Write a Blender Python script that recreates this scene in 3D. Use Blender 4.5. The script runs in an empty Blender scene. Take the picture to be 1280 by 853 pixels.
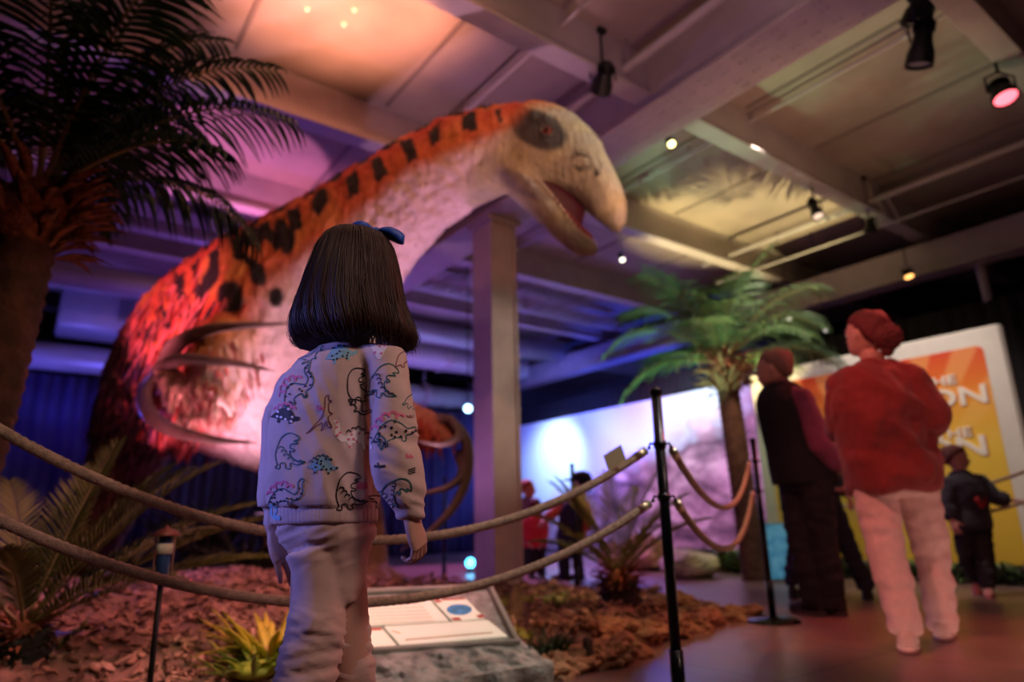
import bpy, math, random
from math import sin, cos, pi, radians, sqrt, atan2
from mathutils import Vector as V, Matrix, noise
from mathutils.bvhtree import BVHTree
random.seed(7)
C = bpy.context.scene.collection
# ---------------------------------------------------------------- the photographer's view, used to survey the place
FPX = 830.0; CX, CY = 640.0, 426.5
PT, HD, RL = radians(15.1), radians(36.7), radians(1.2)
CAM = V((0, 0, .6)); Z = V((0, 0, 1))
FH = V((sin(HD), cos(HD), 0)); RH = V((cos(HD), -sin(HD), 0))
FW = FH*cos(PT) + Z*sin(PT); U0 = -FH*sin(PT) + Z*cos(PT)
RC = RH*cos(RL) - U0*sin(RL); UC = U0*cos(RL) + RH*sin(RL)
def ray(x, y): return RC*((x-CX)/FPX) + UC*((CY-y)/FPX) + FW
def W(x, y, d): r = ray(x, y); return CAM + r*(d/r.dot(FH))
def G(x, y, z=0): r = ray(x, y); return CAM + r*((z-CAM.z)/r.z)
def PXX(x, y, X): r = ray(x, y); return CAM + r*(X/r.x)
def PYY(x, y, Y): r = ray(x, y); return CAM + r*(Y/r.y)
def mpp(d): return d/FPX/.97
# ---------------------------------------------------------------- materials
def _nt(name):
    m = bpy.data.materials.new(name); m.use_nodes = True
    nt = m.node_tree; b = nt.nodes['Principled BSDF']
    return m, nt, b
def mat(name, col, rough=.6, metal=0., var=0., vscale=8., bump=0., bscale=40., emit=None, estr=0., col2=None, spec=.5, sheen=0., trans=0.):
    m, nt, b = _nt(name); N, L = nt.nodes, nt.links
    b.inputs['Base Color'].default_value = (*col, 1); b.inputs['Roughness'].default_value = rough
    b.inputs['Metallic'].default_value = metal; b.inputs['Specular IOR Level'].default_value = spec
    if sheen: b.inputs['Sheen Weight'].default_value = sheen
    if trans: b.inputs['Transmission Weight'].default_value = trans
    tc = N.new('ShaderNodeTexCoord')
    if var or col2:
        n = N.new('ShaderNodeTexNoise'); n.inputs['Scale'].default_value = vscale; n.inputs['Detail'].default_value = 5
        L.new(tc.outputs['Object'], n.inputs['Vector'])
        r = N.new('ShaderNodeValToRGB'); r.color_ramp.elements[0].position = .35; r.color_ramp.elements[1].position = .65
        c2 = col2 or tuple(max(0, c*(1-var)) for c in col)
        r.color_ramp.elements[0].color = (*c2, 1); r.color_ramp.elements[1].color = (*col, 1)
        L.new(n.outputs['Fac'], r.inputs['Fac']); L.new(r.outputs['Color'], b.inputs['Base Color'])
    if bump:
        n2 = N.new('ShaderNodeTexNoise'); n2.inputs['Scale'].default_value = bscale; n2.inputs['Detail'].default_value = 4
        L.new(tc.outputs['Object'], n2.inputs['Vector'])
        bp = N.new('ShaderNodeBump'); bp.inputs['Strength'].default_value = bump; bp.inputs['Distance'].default_value = .02
        L.new(n2.outputs['Fac'], bp.inputs['Height']); L.new(bp.outputs['Normal'], b.inputs['Normal'])
    if emit:
        b.inputs['Emission Color'].default_value = (*emit, 1); b.inputs['Emission Strength'].default_value = estr
    return m
def attr_mat(name, rough=.8, bump=.6, bscale=30, stretch=(1, 1, 1)):
    m, nt, b = _nt(name); N, L = nt.nodes, nt.links
    a = N.new('ShaderNodeVertexColor'); a.layer_name = 'Pattern'
    tc = N.new('ShaderNodeTexCoord'); mp = N.new('ShaderNodeMapping'); mp.inputs['Scale'].default_value = stretch
    L.new(tc.outputs['Object'], mp.inputs['Vector'])
    n = N.new('ShaderNodeTexNoise'); n.inputs['Scale'].default_value = bscale; n.inputs['Detail'].default_value = 6
    L.new(mp.outputs['Vector'], n.inputs['Vector'])
    mx = N.new('ShaderNodeMixRGB'); mx.blend_type = 'MULTIPLY'; mx.inputs['Fac'].default_value = .35
    L.new(a.outputs['Color'], mx.inputs['Color1']); L.new(n.outputs['Fac'], mx.inputs['Color2'])
    L.new(mx.outputs['Color'], b.inputs['Base Color'])
    bp = N.new('ShaderNodeBump'); bp.inputs['Strength'].default_value = bump; bp.inputs['Distance'].default_value = .03
    L.new(n.outputs['Fac'], bp.inputs['Height']); L.new(bp.outputs['Normal'], b.inputs['Normal'])
    b.inputs['Roughness'].default_value = rough
    return m
# ---------------------------------------------------------------- mesh builder (world coordinates)
class M:
    def __init__(s): s.v = []; s.f = []; s.m = []; s.mi = 0
    def add(s, vs, fs):
        o = len(s.v); s.v += [V(p) for p in vs]
        for f in fs: s.f.append([i+o for i in f]); s.m.append(s.mi)
    def rings(s, rings, n=16, exp=2., cap=True):
        """rings: (centre, axisA, axisB); superellipse sections"""
        o = len(s.v); pts = []
        for c, a, b in rings:
            for k in range(n):
                t = 2*pi*k/n; cc, ss = cos(t), sin(t)
                if exp != 2.: cc = math.copysign(abs(cc)**(2/exp), cc); ss = math.copysign(abs(ss)**(2/exp), ss)
                pts.append(c + a*cc + b*ss)
        fs = []
        for i in range(len(rings)-1):
            for k in range(n):
                k2 = (k+1) % n
                fs.append((i*n+k, i*n+k2, (i+1)*n+k2, (i+1)*n+k))
        if cap:
            pts.append(rings[0][0]); pts.append(rings[-1][0]); a, b = len(pts)-2, len(pts)-1
            e = (len(rings)-1)*n
            for k in range(n):
                k2 = (k+1) % n
                fs.append((a, k2, k)); fs.append((b, e+k, e+k2))
        s.add(pts, fs)
    def tube(s, pts, rad, n=10, flat=1., up=None, twist=0., round_ends=False, cap=True):
        pts = [V(p) for p in pts]
        if not isinstance(rad, (list, tuple)): rad = [rad]*len(pts)
        rad = list(rad)
        if round_ends:
            a = (pts[0]-pts[1]).normalized(); b = (pts[-1]-pts[-2]).normalized()
            r0, r1 = rad[0], rad[-1]
            pts = [pts[0]+a*r0*.95, pts[0]+a*r0*.6] + pts + [pts[-1]+b*r1*.6, pts[-1]+b*r1*.95]
            rad = [r0*.3, r0*.8] + rad + [r1*.8, r1*.3]
        rg = []; x = None
        for i, p in enumerate(pts):
            t = (pts[min(i+1, len(pts)-1)] - pts[max(i-1, 0)])
            if t.length < 1e-9: t = V((0, 0, 1))
            t.normalize()
            if x is None:
                u = up or (V((0, 0, 1)) if abs(t.z) < .9 else V((1, 0, 0)))
                x = t.cross(u)
                if x.length < 1e-6: x = t.cross(V((1, 0, 0)))
                x.normalize()
            else:
                x = x - t*x.dot(t); x.normalize()
            y = t.cross(x)
            rg.append((p, x*rad[i], y*rad[i]*flat))
        s.rings(rg, n, cap=cap)
    def ball(s, c, r, n=12, m=8, ax=None):
        """r: scalar or (rx,ry,rz), ax: matrix of axes"""
        if not isinstance(r, (tuple, list)): r = (r, r, r)
        X, Y, Zz = ax or (V((1, 0, 0)), V((0, 1, 0)), V((0, 0, 1)))
        c = V(c); rg = []
        for i in range(m+1):
            t = pi*(i+.02)/(m+.04)
            rg.append((c - Zz*r[2]*cos(t), X*r[0]*sin(t), Y*r[1]*sin(t)))
        s.rings(rg, n)
    def box(s, c, size, ax=None, bev=0.):
        X, Y, Zz = ax or (V((1, 0, 0)), V((0, 1, 0)), V((0, 0, 1)))
        c = V(c); h = [q/2 for q in size]
        if bev <= 0:
            vs = [c + X*h[0]*i + Y*h[1]*j + Zz*h[2]*k for k in (-1, 1) for j in (-1, 1) for i in (-1, 1)]
            s.add(vs, [(0, 2, 3, 1), (4, 5, 7, 6), (0, 1, 5, 4), (2, 6, 7, 3), (0, 4, 6, 2), (1, 3, 7, 5)])
            return
        vs = []; b = min(bev, *[q*.49 for q in h])
        rg = []
        for zz, ins in ((-h[2], b), (-h[2]+b, 0), (h[2]-b, 0), (h[2], b)):
            ring = []
            hx, hy = h[0]-ins, h[1]-ins
            for (sx, sy) in ((1, 1), (-1, 1), (-1, -1), (1, -1)):
                if sx*sy > 0: q = ((hx, hy-b), (hx-b, hy))
                else: q = ((hx-b, hy), (hx, hy-b))
                for (u, v) in q: ring.append(c + X*u*sx + Y*v*sy + Zz*zz)
            rg.append(ring)
        o = []; fs = []
        for r_ in rg: o += r_
        for i in range(3):
            for k in range(8): fs.append((i*8+k, i*8+(k+1) % 8, (i+1)*8+(k+1) % 8, (i+1)*8+k))
        fs.append(tuple(range(7, -1, -1))); fs.append(tuple(range(24, 32)))
        s.add(o, fs)
    def lathe(s, c, prof, n=20, axis=None):
        A = (axis or Z).normalized(); X = A.orthogonal().normalized(); Y = A.cross(X)
        s.rings([(V(c)+A*h, X*max(r, 1e-4), Y*max(r, 1e-4)) for r, h in prof], n)
    def prism(s, poly, thick, ax):
        """poly: 2D points in plane (O,X,Y); ax=(O,X,Y,N)"""
        O, X, Y, Nn = ax; n = len(poly)
        a = [O+X*p[0]+Y*p[1] for p in poly]; b = [q+Nn*thick for q in a]
        s.add(a+b, [tuple(range(n-1, -1, -1)), tuple(range(n, 2*n))] + [(i, (i+1) % n, n+(i+1) % n, n+i) for i in range(n)])
    def ploft(s, st, n=20, lat=None, exp=2.):
        """stations: top pixel, bottom pixel, depth, lateral half width: real girth along the lateral axis"""
        lat = lat or FH; rg = []
        for (tx, ty), (bx, by), d, w in st:
            a, b = W(tx, ty, d), W(bx, by, d)
            rg.append(((a+b)/2, lat*w, (a-b)/2))
        s.rings(rg, n, exp)
    def mesh(s, org=V((0, 0, 0))):
        me = bpy.data.meshes.new('m'); me.from_pydata([p-org for p in s.v], [], s.f)
        me.polygons.foreach_set('material_index', s.m); me.update(); return me
def link(o): C.objects.link(o); return o
def thing(name, label, cat, loc=(0, 0, 0), group=None, rz=0):
    o = bpy.data.objects.new(name, None); o.empty_display_size = .1; link(o); o.location = loc; o.rotation_euler = (0, 0, rz)
    o['label'] = label; o['category'] = cat
    if group: o['group'] = group
    return o
def obj(name, m, mats, parent=None, smooth=True, org=None, pworld=None):
    if org is None:
        p = parent; org = V((0, 0, 0))
        while p: org = org + V(p.location); p = p.parent
    org = V(org)
    me = m.mesh(org) if isinstance(m, M) else m
    o = bpy.data.objects.new(name, me); me.name = name
    if parent: o.parent = parent
    else: o.location = org
    for x in (mats if isinstance(mats, (list, tuple)) else [mats]): me.materials.append(x)
    if smooth: me.polygons.foreach_set('use_smooth', [True]*len(me.polygons))
    return link(o)
def sharp(o, deg=40):
    o.data.set_sharp_from_angle(angle=radians(deg)); return o
def tag(o, label, cat, group=None, kind=None):
    if label: o['label'] = label
    if cat: o['category'] = cat
    if group: o['group'] = group
    if kind: o['kind'] = kind
    return o
def struct(name, m, mats, smooth=False):
    o = obj(name, m, mats, None, smooth, org=(0, 0, 0)); o['kind'] = 'structure'; return o
def copy_tree(o, parent=None):
    c = o.copy(); link(c)
    if parent: c.parent = parent
    for ch in [q for q in bpy.data.objects if q.parent == o and q is not c]: copy_tree(ch, c)
    return c
def remesh(m, voxel, org=V((0, 0, 0)), smooth=2, factor=.5):
    """one continuous skin from overlapping closed shapes -> M in world coordinates"""
    me = m.mesh(); o = bpy.data.objects.new('tmp', me); link(o)
    r = o.modifiers.new('r', 'REMESH'); r.mode = 'VOXEL'; r.voxel_size = voxel
    if smooth:
        k = o.modifiers.new('s', 'SMOOTH'); k.iterations = smooth; k.factor = factor
    dg = bpy.context.evaluated_depsgraph_get()
    ev = o.evaluated_get(dg); q = ev.to_mesh()
    out = M(); out.v = [v.co.copy() for v in q.vertices]; out.f = [list(p.vertices) for p in q.polygons]; out.m = [0]*len(out.f)
    ev.to_mesh_clear(); bpy.data.objects.remove(o); bpy.data.meshes.remove(me)
    return out
def normals(m):
    me = m.mesh(); ns = [v.normal.copy() for v in me.vertices]; bpy.data.meshes.remove(me); return ns
def ruffle(m, fn):
    ns = normals(m)
    for i, v in enumerate(m.v): m.v[i] = v + ns[i]*fn(v)
    return m
def rope_mesh(pts, r, pitch=.05):
    # resample, then sweep a three-lobed section that turns as it goes
    m = M(); L = [0]
    for a, b in zip(pts, pts[1:]): L.append(L[-1]+(b-a).length)
    n = int(L[-1]/.009); P = []
    j = 0
    for i in range(n+1):
        s_ = L[-1]*i/n
        while j < len(pts)-2 and L[j+1] < s_: j += 1
        t = (s_-L[j])/max(1e-9, L[j+1]-L[j]); P.append((pts[j].lerp(pts[j+1], t), s_))
    K = 12; o = []; 
    for i, (p, s_) in enumerate(P):
        t = (P[min(i+1, n)][0]-P[max(i-1, 0)][0]).normalized()
        x = t.cross(Z).normalized(); y = t.cross(x)
        for k in range(K):
            a = 2*pi*k/K; rr = r*(.86+.2*abs(cos(1.5*(a - 2*pi*s_/pitch))))
            o.append(p + x*rr*cos(a) + y*rr*sin(a))
    fs = [(i*K+k, i*K+(k+1) % K, (i+1)*K+(k+1) % K, (i+1)*K+k) for i in range(n) for k in range(K)]
    m.add(o, fs); return m
def sag(a, b, dz, n=24, side=None):
    """hanging line between a and b with sag dz below the chord middle"""
    return [a.lerp(b, i/n) - Z*dz*4*(i/n)*(1-i/n) for i in range(n+1)]
# ================================================================ the hall
def grid_bump(nt, b, scale, strength): pass
def floor_mat():
    m, nt, b = _nt('tile floor'); N, L = nt.nodes, nt.links
    tc = N.new('ShaderNodeTexCoord'); br = N.new('ShaderNodeTexBrick')
    br.offset = 0; br.inputs['Scale'].default_value = 1; br.inputs['Brick Width'].default_value = .8; br.inputs['Row Height'].default_value = .8
    br.inputs['Mortar Size'].default_value = .006; br.inputs['Color1'].default_value = (.28, .17, .155, 1); br.inputs['Color2'].default_value = (.25, .155, .14, 1)
    br.inputs['Mortar'].default_value = (.10, .07, .065, 1)
    L.new(tc.outputs['Object'], br.inputs['Vector'])
    n = N.new('ShaderNodeTexNoise'); n.inputs['Scale'].default_value = 3; n.inputs['Detail'].default_value = 6; L.new(tc.outputs['Object'], n.inputs['Vector'])
    mx = N.new('ShaderNodeMixRGB'); mx.blend_type = 'MULTIPLY'; mx.inputs['Fac'].default_value = .45
    L.new(br.outputs['Color'], mx.inputs['Color1']); L.new(n.outputs['Fac'], mx.inputs['Color2']); L.new(mx.outputs['Color'], b.inputs['Base Color'])
    r = N.new('ShaderNodeMapRange'); r.inputs['To Min'].default_value = .26; r.inputs['To Max'].default_value = .46
    L.new(n.outputs['Fac'], r.inputs['Value']); L.new(r.outputs['Result'], b.inputs['Roughness'])
    return m
ZC = 4.25
m_ceil = mat('ceiling board', (.42, .34, .30), .75, var=.3, vscale=1.3, bump=.1, bscale=12)
m_steel = mat('painted steel', (.52, .46, .45), .5, var=.15, vscale=4, bump=.08, bscale=60)
m_dark = mat('black drape', (.012, .012, .016), .9, var=.4, vscale=3, bump=.3, bscale=9)
m_wall = mat('hall wall', (.16, .15, .16), .8, var=.3, vscale=2)
m_drape = mat('blue drape', (.07, .07, .20), .85, var=.6, vscale=.9, bump=.3, bscale=6)
q = M(); q.box((6, 6, -.05), (22, 22, .1)); struct('floor', q, floor_mat())
q = M(); q.box((6, 6, ZC+.05), (22, 22, .1)); struct('ceiling', q, m_ceil)
q = M(); q.box((6, 15.05, 2.1), (22, .1, 4.3)); struct('wall_back', q, m_wall)
q = M(); q.box((13.05, 6, 2.1), (.1, 22, 4.3)); struct('wall_right', q, m_wall)
q = M(); q.box((-5.05, 6, 2.1), (.1, 22, 4.3)); struct('wall_left', q, m_wall)
q = M(); q.box((6, -5.05, 2.1), (22, .1, 4.3)); struct('wall_front', q, m_wall)
# pleated partitions
def pleats(m, a, b, z0, z1, amp=.03, step=.05, th=.06):
    d = (b-a); n = int(d.length/step); d.normalize(); nn = d.cross(Z)
    top = []
    for i in range(n+1):
        p = a + d*step*i; w = amp*sin(i*1.9)+amp*.5*sin(i*.83+1)
        top.append(p + nn*w)
    vs = []; fs = []
    for p in top: vs += [V((p.x, p.y, z0))+nn*th, V((p.x, p.y, z1))+nn*th, V((p.x, p.y, z1))-nn*th, V((p.x, p.y, z0))-nn*th]
    for i in range(len(top)-1):
        for k in range(4): fs.append((i*4+k, i*4+(k+1) % 4, (i+1)*4+(k+1) % 4, (i+1)*4+k))
    m.add(vs, fs)
q = M(); pleats(q, V((-4, 11.6, 0)), V((8.6, 11.6, 0)), 0, 2.78); o = struct('wall_drape', q, m_drape, True)
q = M(); pleats(q, V((8.75, 11.5, 0)), V((8.75, -2, 0)), 0, 2.92); o = struct('wall_partition', q, m_dark, True)
# secondary girders across, main riveted girder lengthwise
k_ = 1
def girder(name, x0, x1, y0, y1, z0, z1, along='x', lip=.05, t=.03):
    m = M()
    if along == 'x':
        m.box(((x0+x1)/2, (y0+y1)/2, z0+t/2), (x1-x0, y1-y0, t)); m.box(((x0+x1)/2, y0+lip+t, (z0+t+z1)/2), (x1-x0, t, z1-z0-t))
        m.box(((x0+x1)/2, y1-lip-t, (z0+t+z1)/2), (x1-x0, t, z1-z0-t))
    else:
        m.box(((x0+x1)/2, (y0+y1)/2, z0+t/2), (x1-x0, y1-y0, t)); m.box((x0+lip+t, (y0+y1)/2, (z0+t+z1)/2), (t, y1-y0, z1-z0-t))
        m.box((x1-lip-t, (y0+y1)/2, (z0+t+z1)/2), (t, y1-y0, z1-z0-t))
    return struct(name, m, m_steel)
for yc in (-.75, 1.17, 3.09, 4.95, 6.85, 8.75, 10.65):
    girder('trim_%d' % k_, -5, 13, yc-.085, yc+.085, 3.85, ZC, 'x', .02); k_ += 1
m = M(); x0, x1 = 3.60, 4.06
m.box(((x0+x1)/2, 6, 3.715), (x1-x0, 21, .03)); m.box((x0+.10, 6, 3.99), (.03, 21, .52)); m.box((x1-.10, 6, 3.99), (.03, 21, .52))
m.box((x0+.045, 6, 4.22), (.09, 21, .04)); m.box((x1-.045, 6, 4.22), (.09, 21, .04))
for i in range(190):
    y = -1.5 + i*.075
    for xx in (x0+.06, x0+.15, x1-.15, x1-.06): m.ball((xx, y+.035*((i) % 2), 3.698), (.013, .013, .009), 6, 3)
struct('trim_%d' % k_, m, m_steel); k_ += 1
girder('trim_%d' % k_, -3.3, -2.9, -4.5, 15, 3.7, ZC, 'y'); k_ += 1
m = M()
for xx in (2.26, .95, -.4, 5.0, 6.2, 7.4, 8.8):
    for (ya, yb) in ((-.66, 1.08), (1.26, 3.0), (3.18, 4.86), (5.04, 6.76), (6.94, 8.66)): m.box((xx, (ya+yb)/2, ZC-.006), (.035, yb-ya, .012))
struct('trim_%d' % k_, m, mat('seam strip', (.2, .16, .15), .7)); k_ += 1
# longitudinal beam above the partition on the right, and wall plate
girder('trim_%d' % k_, 8.45, 8.75, -2, 15, 3.35, 3.75, 'y'); k_ += 1
# column
m = M(); cx, cy = 3.83, 5.42
for (dx, dy, sx, sy) in ((-.15, 0, .03, .34), (.15, 0, .03, .34), (0, 0, .30, .30)): m.box((cx+dx, cy+dy, 1.86), (sx, sy, 3.68))
m.box((cx, cy, .02), (.42, .42, .04), bev=.005); m.box((cx, cy, 3.67), (.42, .42, .05), bev=.005)
for s1 in (-1, 1):
    for s2 in (-1, 1): m.ball((cx+s1*.18, cy+s2*.18, .045), (.016, .016, .012), 8, 4)
o = struct('column', m, m_steel)
# ---- pipes, ducts, conduits
def piperun(name, label, pts, r, mt, cat='pipe', clamp=2.0, group=None):
    t = thing(name, label, cat, V(pts[0]), group)
    m = M(); m.tube(pts, r, 14); obj('pipe_run', m, mt, t)
    for a, b in zip(pts, pts[1:]):
        a, b = V(a), V(b); L = (b-a).length; n = int(L/clamp)
        for i in range(n):
            p = a.lerp(b, (i+.5)/n); mm = M(); dd = (b-a).normalized()
            mm.tube([p-dd*.015, p+dd*.015], r*1.25, 14)
            if p.z < ZC-.02: mm.tube([p, V((p.x, p.y, ZC))], .008, 6)
            obj('hanger', mm, mt, t)
    return t
m_pipe = mat('grey pipe', (.55, .5, .5), .45, var=.1)
m_duct = mat('pale duct', (.62, .62, .66), .45, metal=.3, var=.1, vscale=3)
piperun('conduit', 'thin grey conduit running under the ceiling above the dinosaur neck', [(2.78, -1, 4.1), (2.78, 14, 4.1)], .017, m_pipe)
piperun('conduit', 'thin dark conduit crossing the ceiling right of the riveted girder', [(5.1, -1.5, 4.16), (5.1, 9, 4.16)], .016, m_pipe)
piperun('ceiling_pipe', 'violet lit pipe hung along the left flank of the riveted girder', [(3.42, -2, 4.0), (3.42, 14, 4.0)], .035, m_pipe)
piperun('sprinkler_pipe', 'fat round white duct above the blue drape wall', [(-3.5, 11.45, 3.02), (8.3, 11.45, 3.02)], .2, m_duct, cat='duct', clamp=3)
piperun('round_duct', 'long round duct hanging level with the girders before the far wall', [(-3.5, 9.6, 3.72), (8.3, 9.6, 3.72)], .17, m_duct, cat='duct', clamp=3)
piperun('round_duct', 'slim round duct high beyond the column', [(-3.5, 8.1, 3.95), (8.3, 8.1, 3.95)], .10, m_duct, cat='duct', clamp=3)
t = thing('air_handler', 'boxy white air handling unit above the blue lit duct', 'air conditioner', (.75, 11.0, 3.3))
m = M(); m.box((.85, 11.1, 3.7), (1.3, .8, .75), bev=.03); obj('housing', m, m_duct, t)
m = M()
for i in range(7): m.box((1.15, 10.69, 3.5+i*.05), (.5, .02, .02))
obj('grille', m, mat('grille', (.3, .3, .34), .5), t)
for i, (x_, y_) in enumerate(((.35, 10.85), (1.35, 10.85), (.35, 11.35), (1.35, 11.35))):
    m = M(); m.tube([(x_, y_, 4.05), (x_, y_, ZC)], .015, 8); obj('hanger', m, m_duct, t)
t = thing('rectangular_duct', 'long flat sided duct beyond the column at drape height', 'duct', (3.6, 10.6, 3.2))
m = M(); m.box((4.9, 10.3, 3.5), (6.0, .5, .35), bev=.01)
for i in range(5): m.box((2.2+i*1.3, 10.3, 3.5), (.04, .56, .41), bev=.005)
obj('duct_run', m, m_duct, t)
for i in range(4):
    m = M(); m.tube([(2.6+i*1.3, 10.3, 3.66), (2.6+i*1.3, 10.3, ZC)], .015, 8); obj('hanger', m, m_duct, t)
# cable tray truss close beyond the neck
t = thing('cable_tray', 'ladder cable tray hanging beyond the column top', 'cable tray', (4.4, 7.5, 3.7))
m = M()
for s in (-.15, .15): m.tube([(2.2, 7.6+s, 3.75), (8.2, 7.6+s, 3.75)], .015, 8)
obj('side_rail', m, m_pipe, t)
for i in range(24): m = M(); m.box((2.3+i*.25, 7.6, 3.745), (.02, .3, .015)); obj('rung', m, m_pipe, t)
for i in range(5): m = M(); m.tube([(2.5+i*1.3, 7.6, 3.75), (2.5+i*1.3, 7.6, ZC)], .01, 6); obj('hanger', m, m_pipe, t)
# railing in the upper right
t = thing('handrail', 'grey tubular rail with thin upright rods under the right part of the ceiling', 'railing', (7.0, 2.5, 3.6))
zr = 3.95; xr = G(1130, 236, zr).x
m = M(); m.tube([(xr, -1.5, zr), (xr, 5.3, zr)], .03, 12); obj('rail', m, m_pipe, t)
m = M(); m.tube([(xr+.25, -1.5, zr-.22), (xr+.25, 5.3, zr-.22)], .014, 10); obj('rail', m, m_pipe, t)
for y_ in (2.85, 2.95, 3.05, 3.15):
    m = M(); m.tube([(xr, y_, zr), (xr+.25, y_, zr-.22)], .008, 6); obj('rod', m, m_pipe, t)
for y_ in (-1, 1, 3.0, 5.1):
    m = M(); m.tube([(xr, y_, zr), (xr, y_, ZC)], .012, 6); obj('hanger', m, m_pipe, t)
p = PXX(1224, 380, 8.4); t = thing('support_post', 'short pale upright post between the black partition and the beam over it', 'post', (8.6, p.y, 2.6))
m = M(); m.tube([(8.7, p.y, 2.9), (8.7, p.y, 3.42)], .05, 14); obj('shaft', m, m_pipe, t); m = M(); m.box((8.68, p.y, 3.36), (.2, .2, .03), bev=.004); obj('head_plate', m, m_pipe, t)

# ---- spotlights
m_blk = mat('matt black metal', (.01, .01, .012), .45, metal=.3, var=.2)
def spotlight(label, px, py, z, size=.09, length=.22, aim=V((0, 0, -1)), lens=(1, .9, .7), estr=0., top=None, name='spotlight', extra=0, group=None):
    p = G(px, py, z) if not isinstance(px, V) else px
    aim = aim.normalized(); t = thing(name, label, 'spotlight', p, group)
    m = M(); X = aim.orthogonal().normalized()
    m.lathe(p, [(size*.1, -length*.62), (size*.5, -length*.6), (size*.62, -length*.45), (size*.7, -length*.1), (size*.95, length*.15), (size, length*.42), (size*.9, length*.42), (size*.85, length*.3)], 20, aim)
    for i in range(4): m.lathe(p, [(size*.6, -length*(.5-.06*i)), (size*.8, -length*(.49-.06*i)), (size*.6, -length*(.48-.06*i))], 16, aim)
    sharp(obj('housing', m, m_blk, t))
    m = M(); m.lathe(p, [(size*.1, length*.33), (size*.84, length*.33), (size*.84, length*.36), (size*.5, length*.39), (size*.05, length*.4)], 20, aim)
    obj('lens', m, mat('lens', (.3, .3, .3), .15, emit=lens, estr=estr), t)
    m = M(); zt = top or ZC; side = aim.cross(Z)
    side = side.normalized() if side.length > .1 else V((1, 0, 0))
    pts = [p+side*size*1.15, p+side*size*1.15+Z*size*1.4, p+Z*size*1.9, p-side*size*1.15+Z*size*1.4, p-side*size*1.15]
    m.tube(pts, size*.09, 6); obj('yoke', m, m_blk, t)
    m = M(); m.tube([p+Z*size*1.85, V((p.x, p.y, zt))], size*.13, 8); m.box((p.x, p.y, zt-.02), (size*.9, size*.9, .04), bev=.006); obj('mount', m, m_blk, t)
    return t
dn = V((0, 0, -1))
spotlight('black spotlight beside the violet pipe above the dinosaur head', 754, 100, 3.8, .085, .22, V((.4, .8, -.5)))
A0 = G(1152, 8, 3.95)
spotlight('upper black spotlight of the pair hanging at the top right', A0, 0, 0, .10, .30, V((.2, .6, -.8)))
spotlight('lower black spotlight of the pair at the top right, with a pale glint', G(1152, 58, 3.5), 0, 0, .085, .30, V((.1, .35, -1)), (1, .95, .8), .0)
spotlight('round black spotlight glowing pink red at the right edge', 1253, 115, 3.6, .09, .18, V((-.18, -.2, -.9)), (1, .12, .16), 3.5, name='spotlight')
spotlight('small black pendant spot glowing warm white right of the dinosaur head', 838, 178, 3.75, .038, .12, V((-.4, -.6, -.9)), (1, .75, .3), 7., group=None)
spotlight('small black spot glowing white beneath the dinosaur snout', 777, 322, 3.3, .032, .14, V((-.4, -.6, -.9)), (1, .92, .75), 4.)
spotlight('slim black spotlight with twin glints above the palm', 1019, 262, 3.6, .06, .26, V((-.2, -.3, -.9)), (1, .7, .5), 1.2)
spotlight('boxy black spotlight under the tubular rail', 1088, 283, 3.65, .07, .16, V((.3, .3, -.9)), (.1, .1, .1), 0)
spotlight('small black downlight glowing orange above the red shirted woman', 1135, 343, 3.35, .06, .10, V((-.2, -.3, -1)), (1, .45, .12), 3.2)
spotlight('tiny pale lamp beside the palm crown', 1031, 412, 2.9, .03, .08, V((-.5, -.6, -.6)), (1, .9, .8), .8)
spotlight('tiny pale lamp behind the palm fronds', 985, 398, 3.05, .03, .08, V((-.5, -.6, -.6)), (1, .9, .7), 1.5)
p = W(585, 511, 8.5); spotlight('cold white lamp glowing left of the column at dinosaur hand height', p, 0, 0, .06, .14, (CAM-p), (.35, .65, 1), 9.)
t = thing('floor_lamp', 'small cyan glowing lamp on the floor beside the column', 'floor light', G(588, 716)); p = V(t.location)
m = M(); m.lathe(p, [(.06, 0), (.06, .02), (.02, .03), (.02, .06)], 16); obj('base', m, m_blk, t)
m = M(); m.ball(p+Z*.11, .055, 14, 8); obj('bulb', m, mat('cyan bulb', (.2, .5, .6), .3, emit=(.05, .55, 1), estr=12.), t)
for (x_, y_) in ((384, 10), (443, 11), (430, 29)):  # reflected glints on the ceiling, put in as tiny glowing studs
    p = G(x_, y_, ZC); m = M(); m.lathe(p, [(.004, -.028), (.014, -.024), (.016, -.01), (.022, 0)], 12)
    tag(obj('ceiling_glint', m, mat('warm stud', (.8, .6, .4), .4, emit=(1, .55, .3), estr=.9), None, org=p), 'pin sized warm stud glowing in place of a glint on the orange lit ceiling panel', 'light', 'pin sized glowing glints on the orange ceiling panel')
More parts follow.
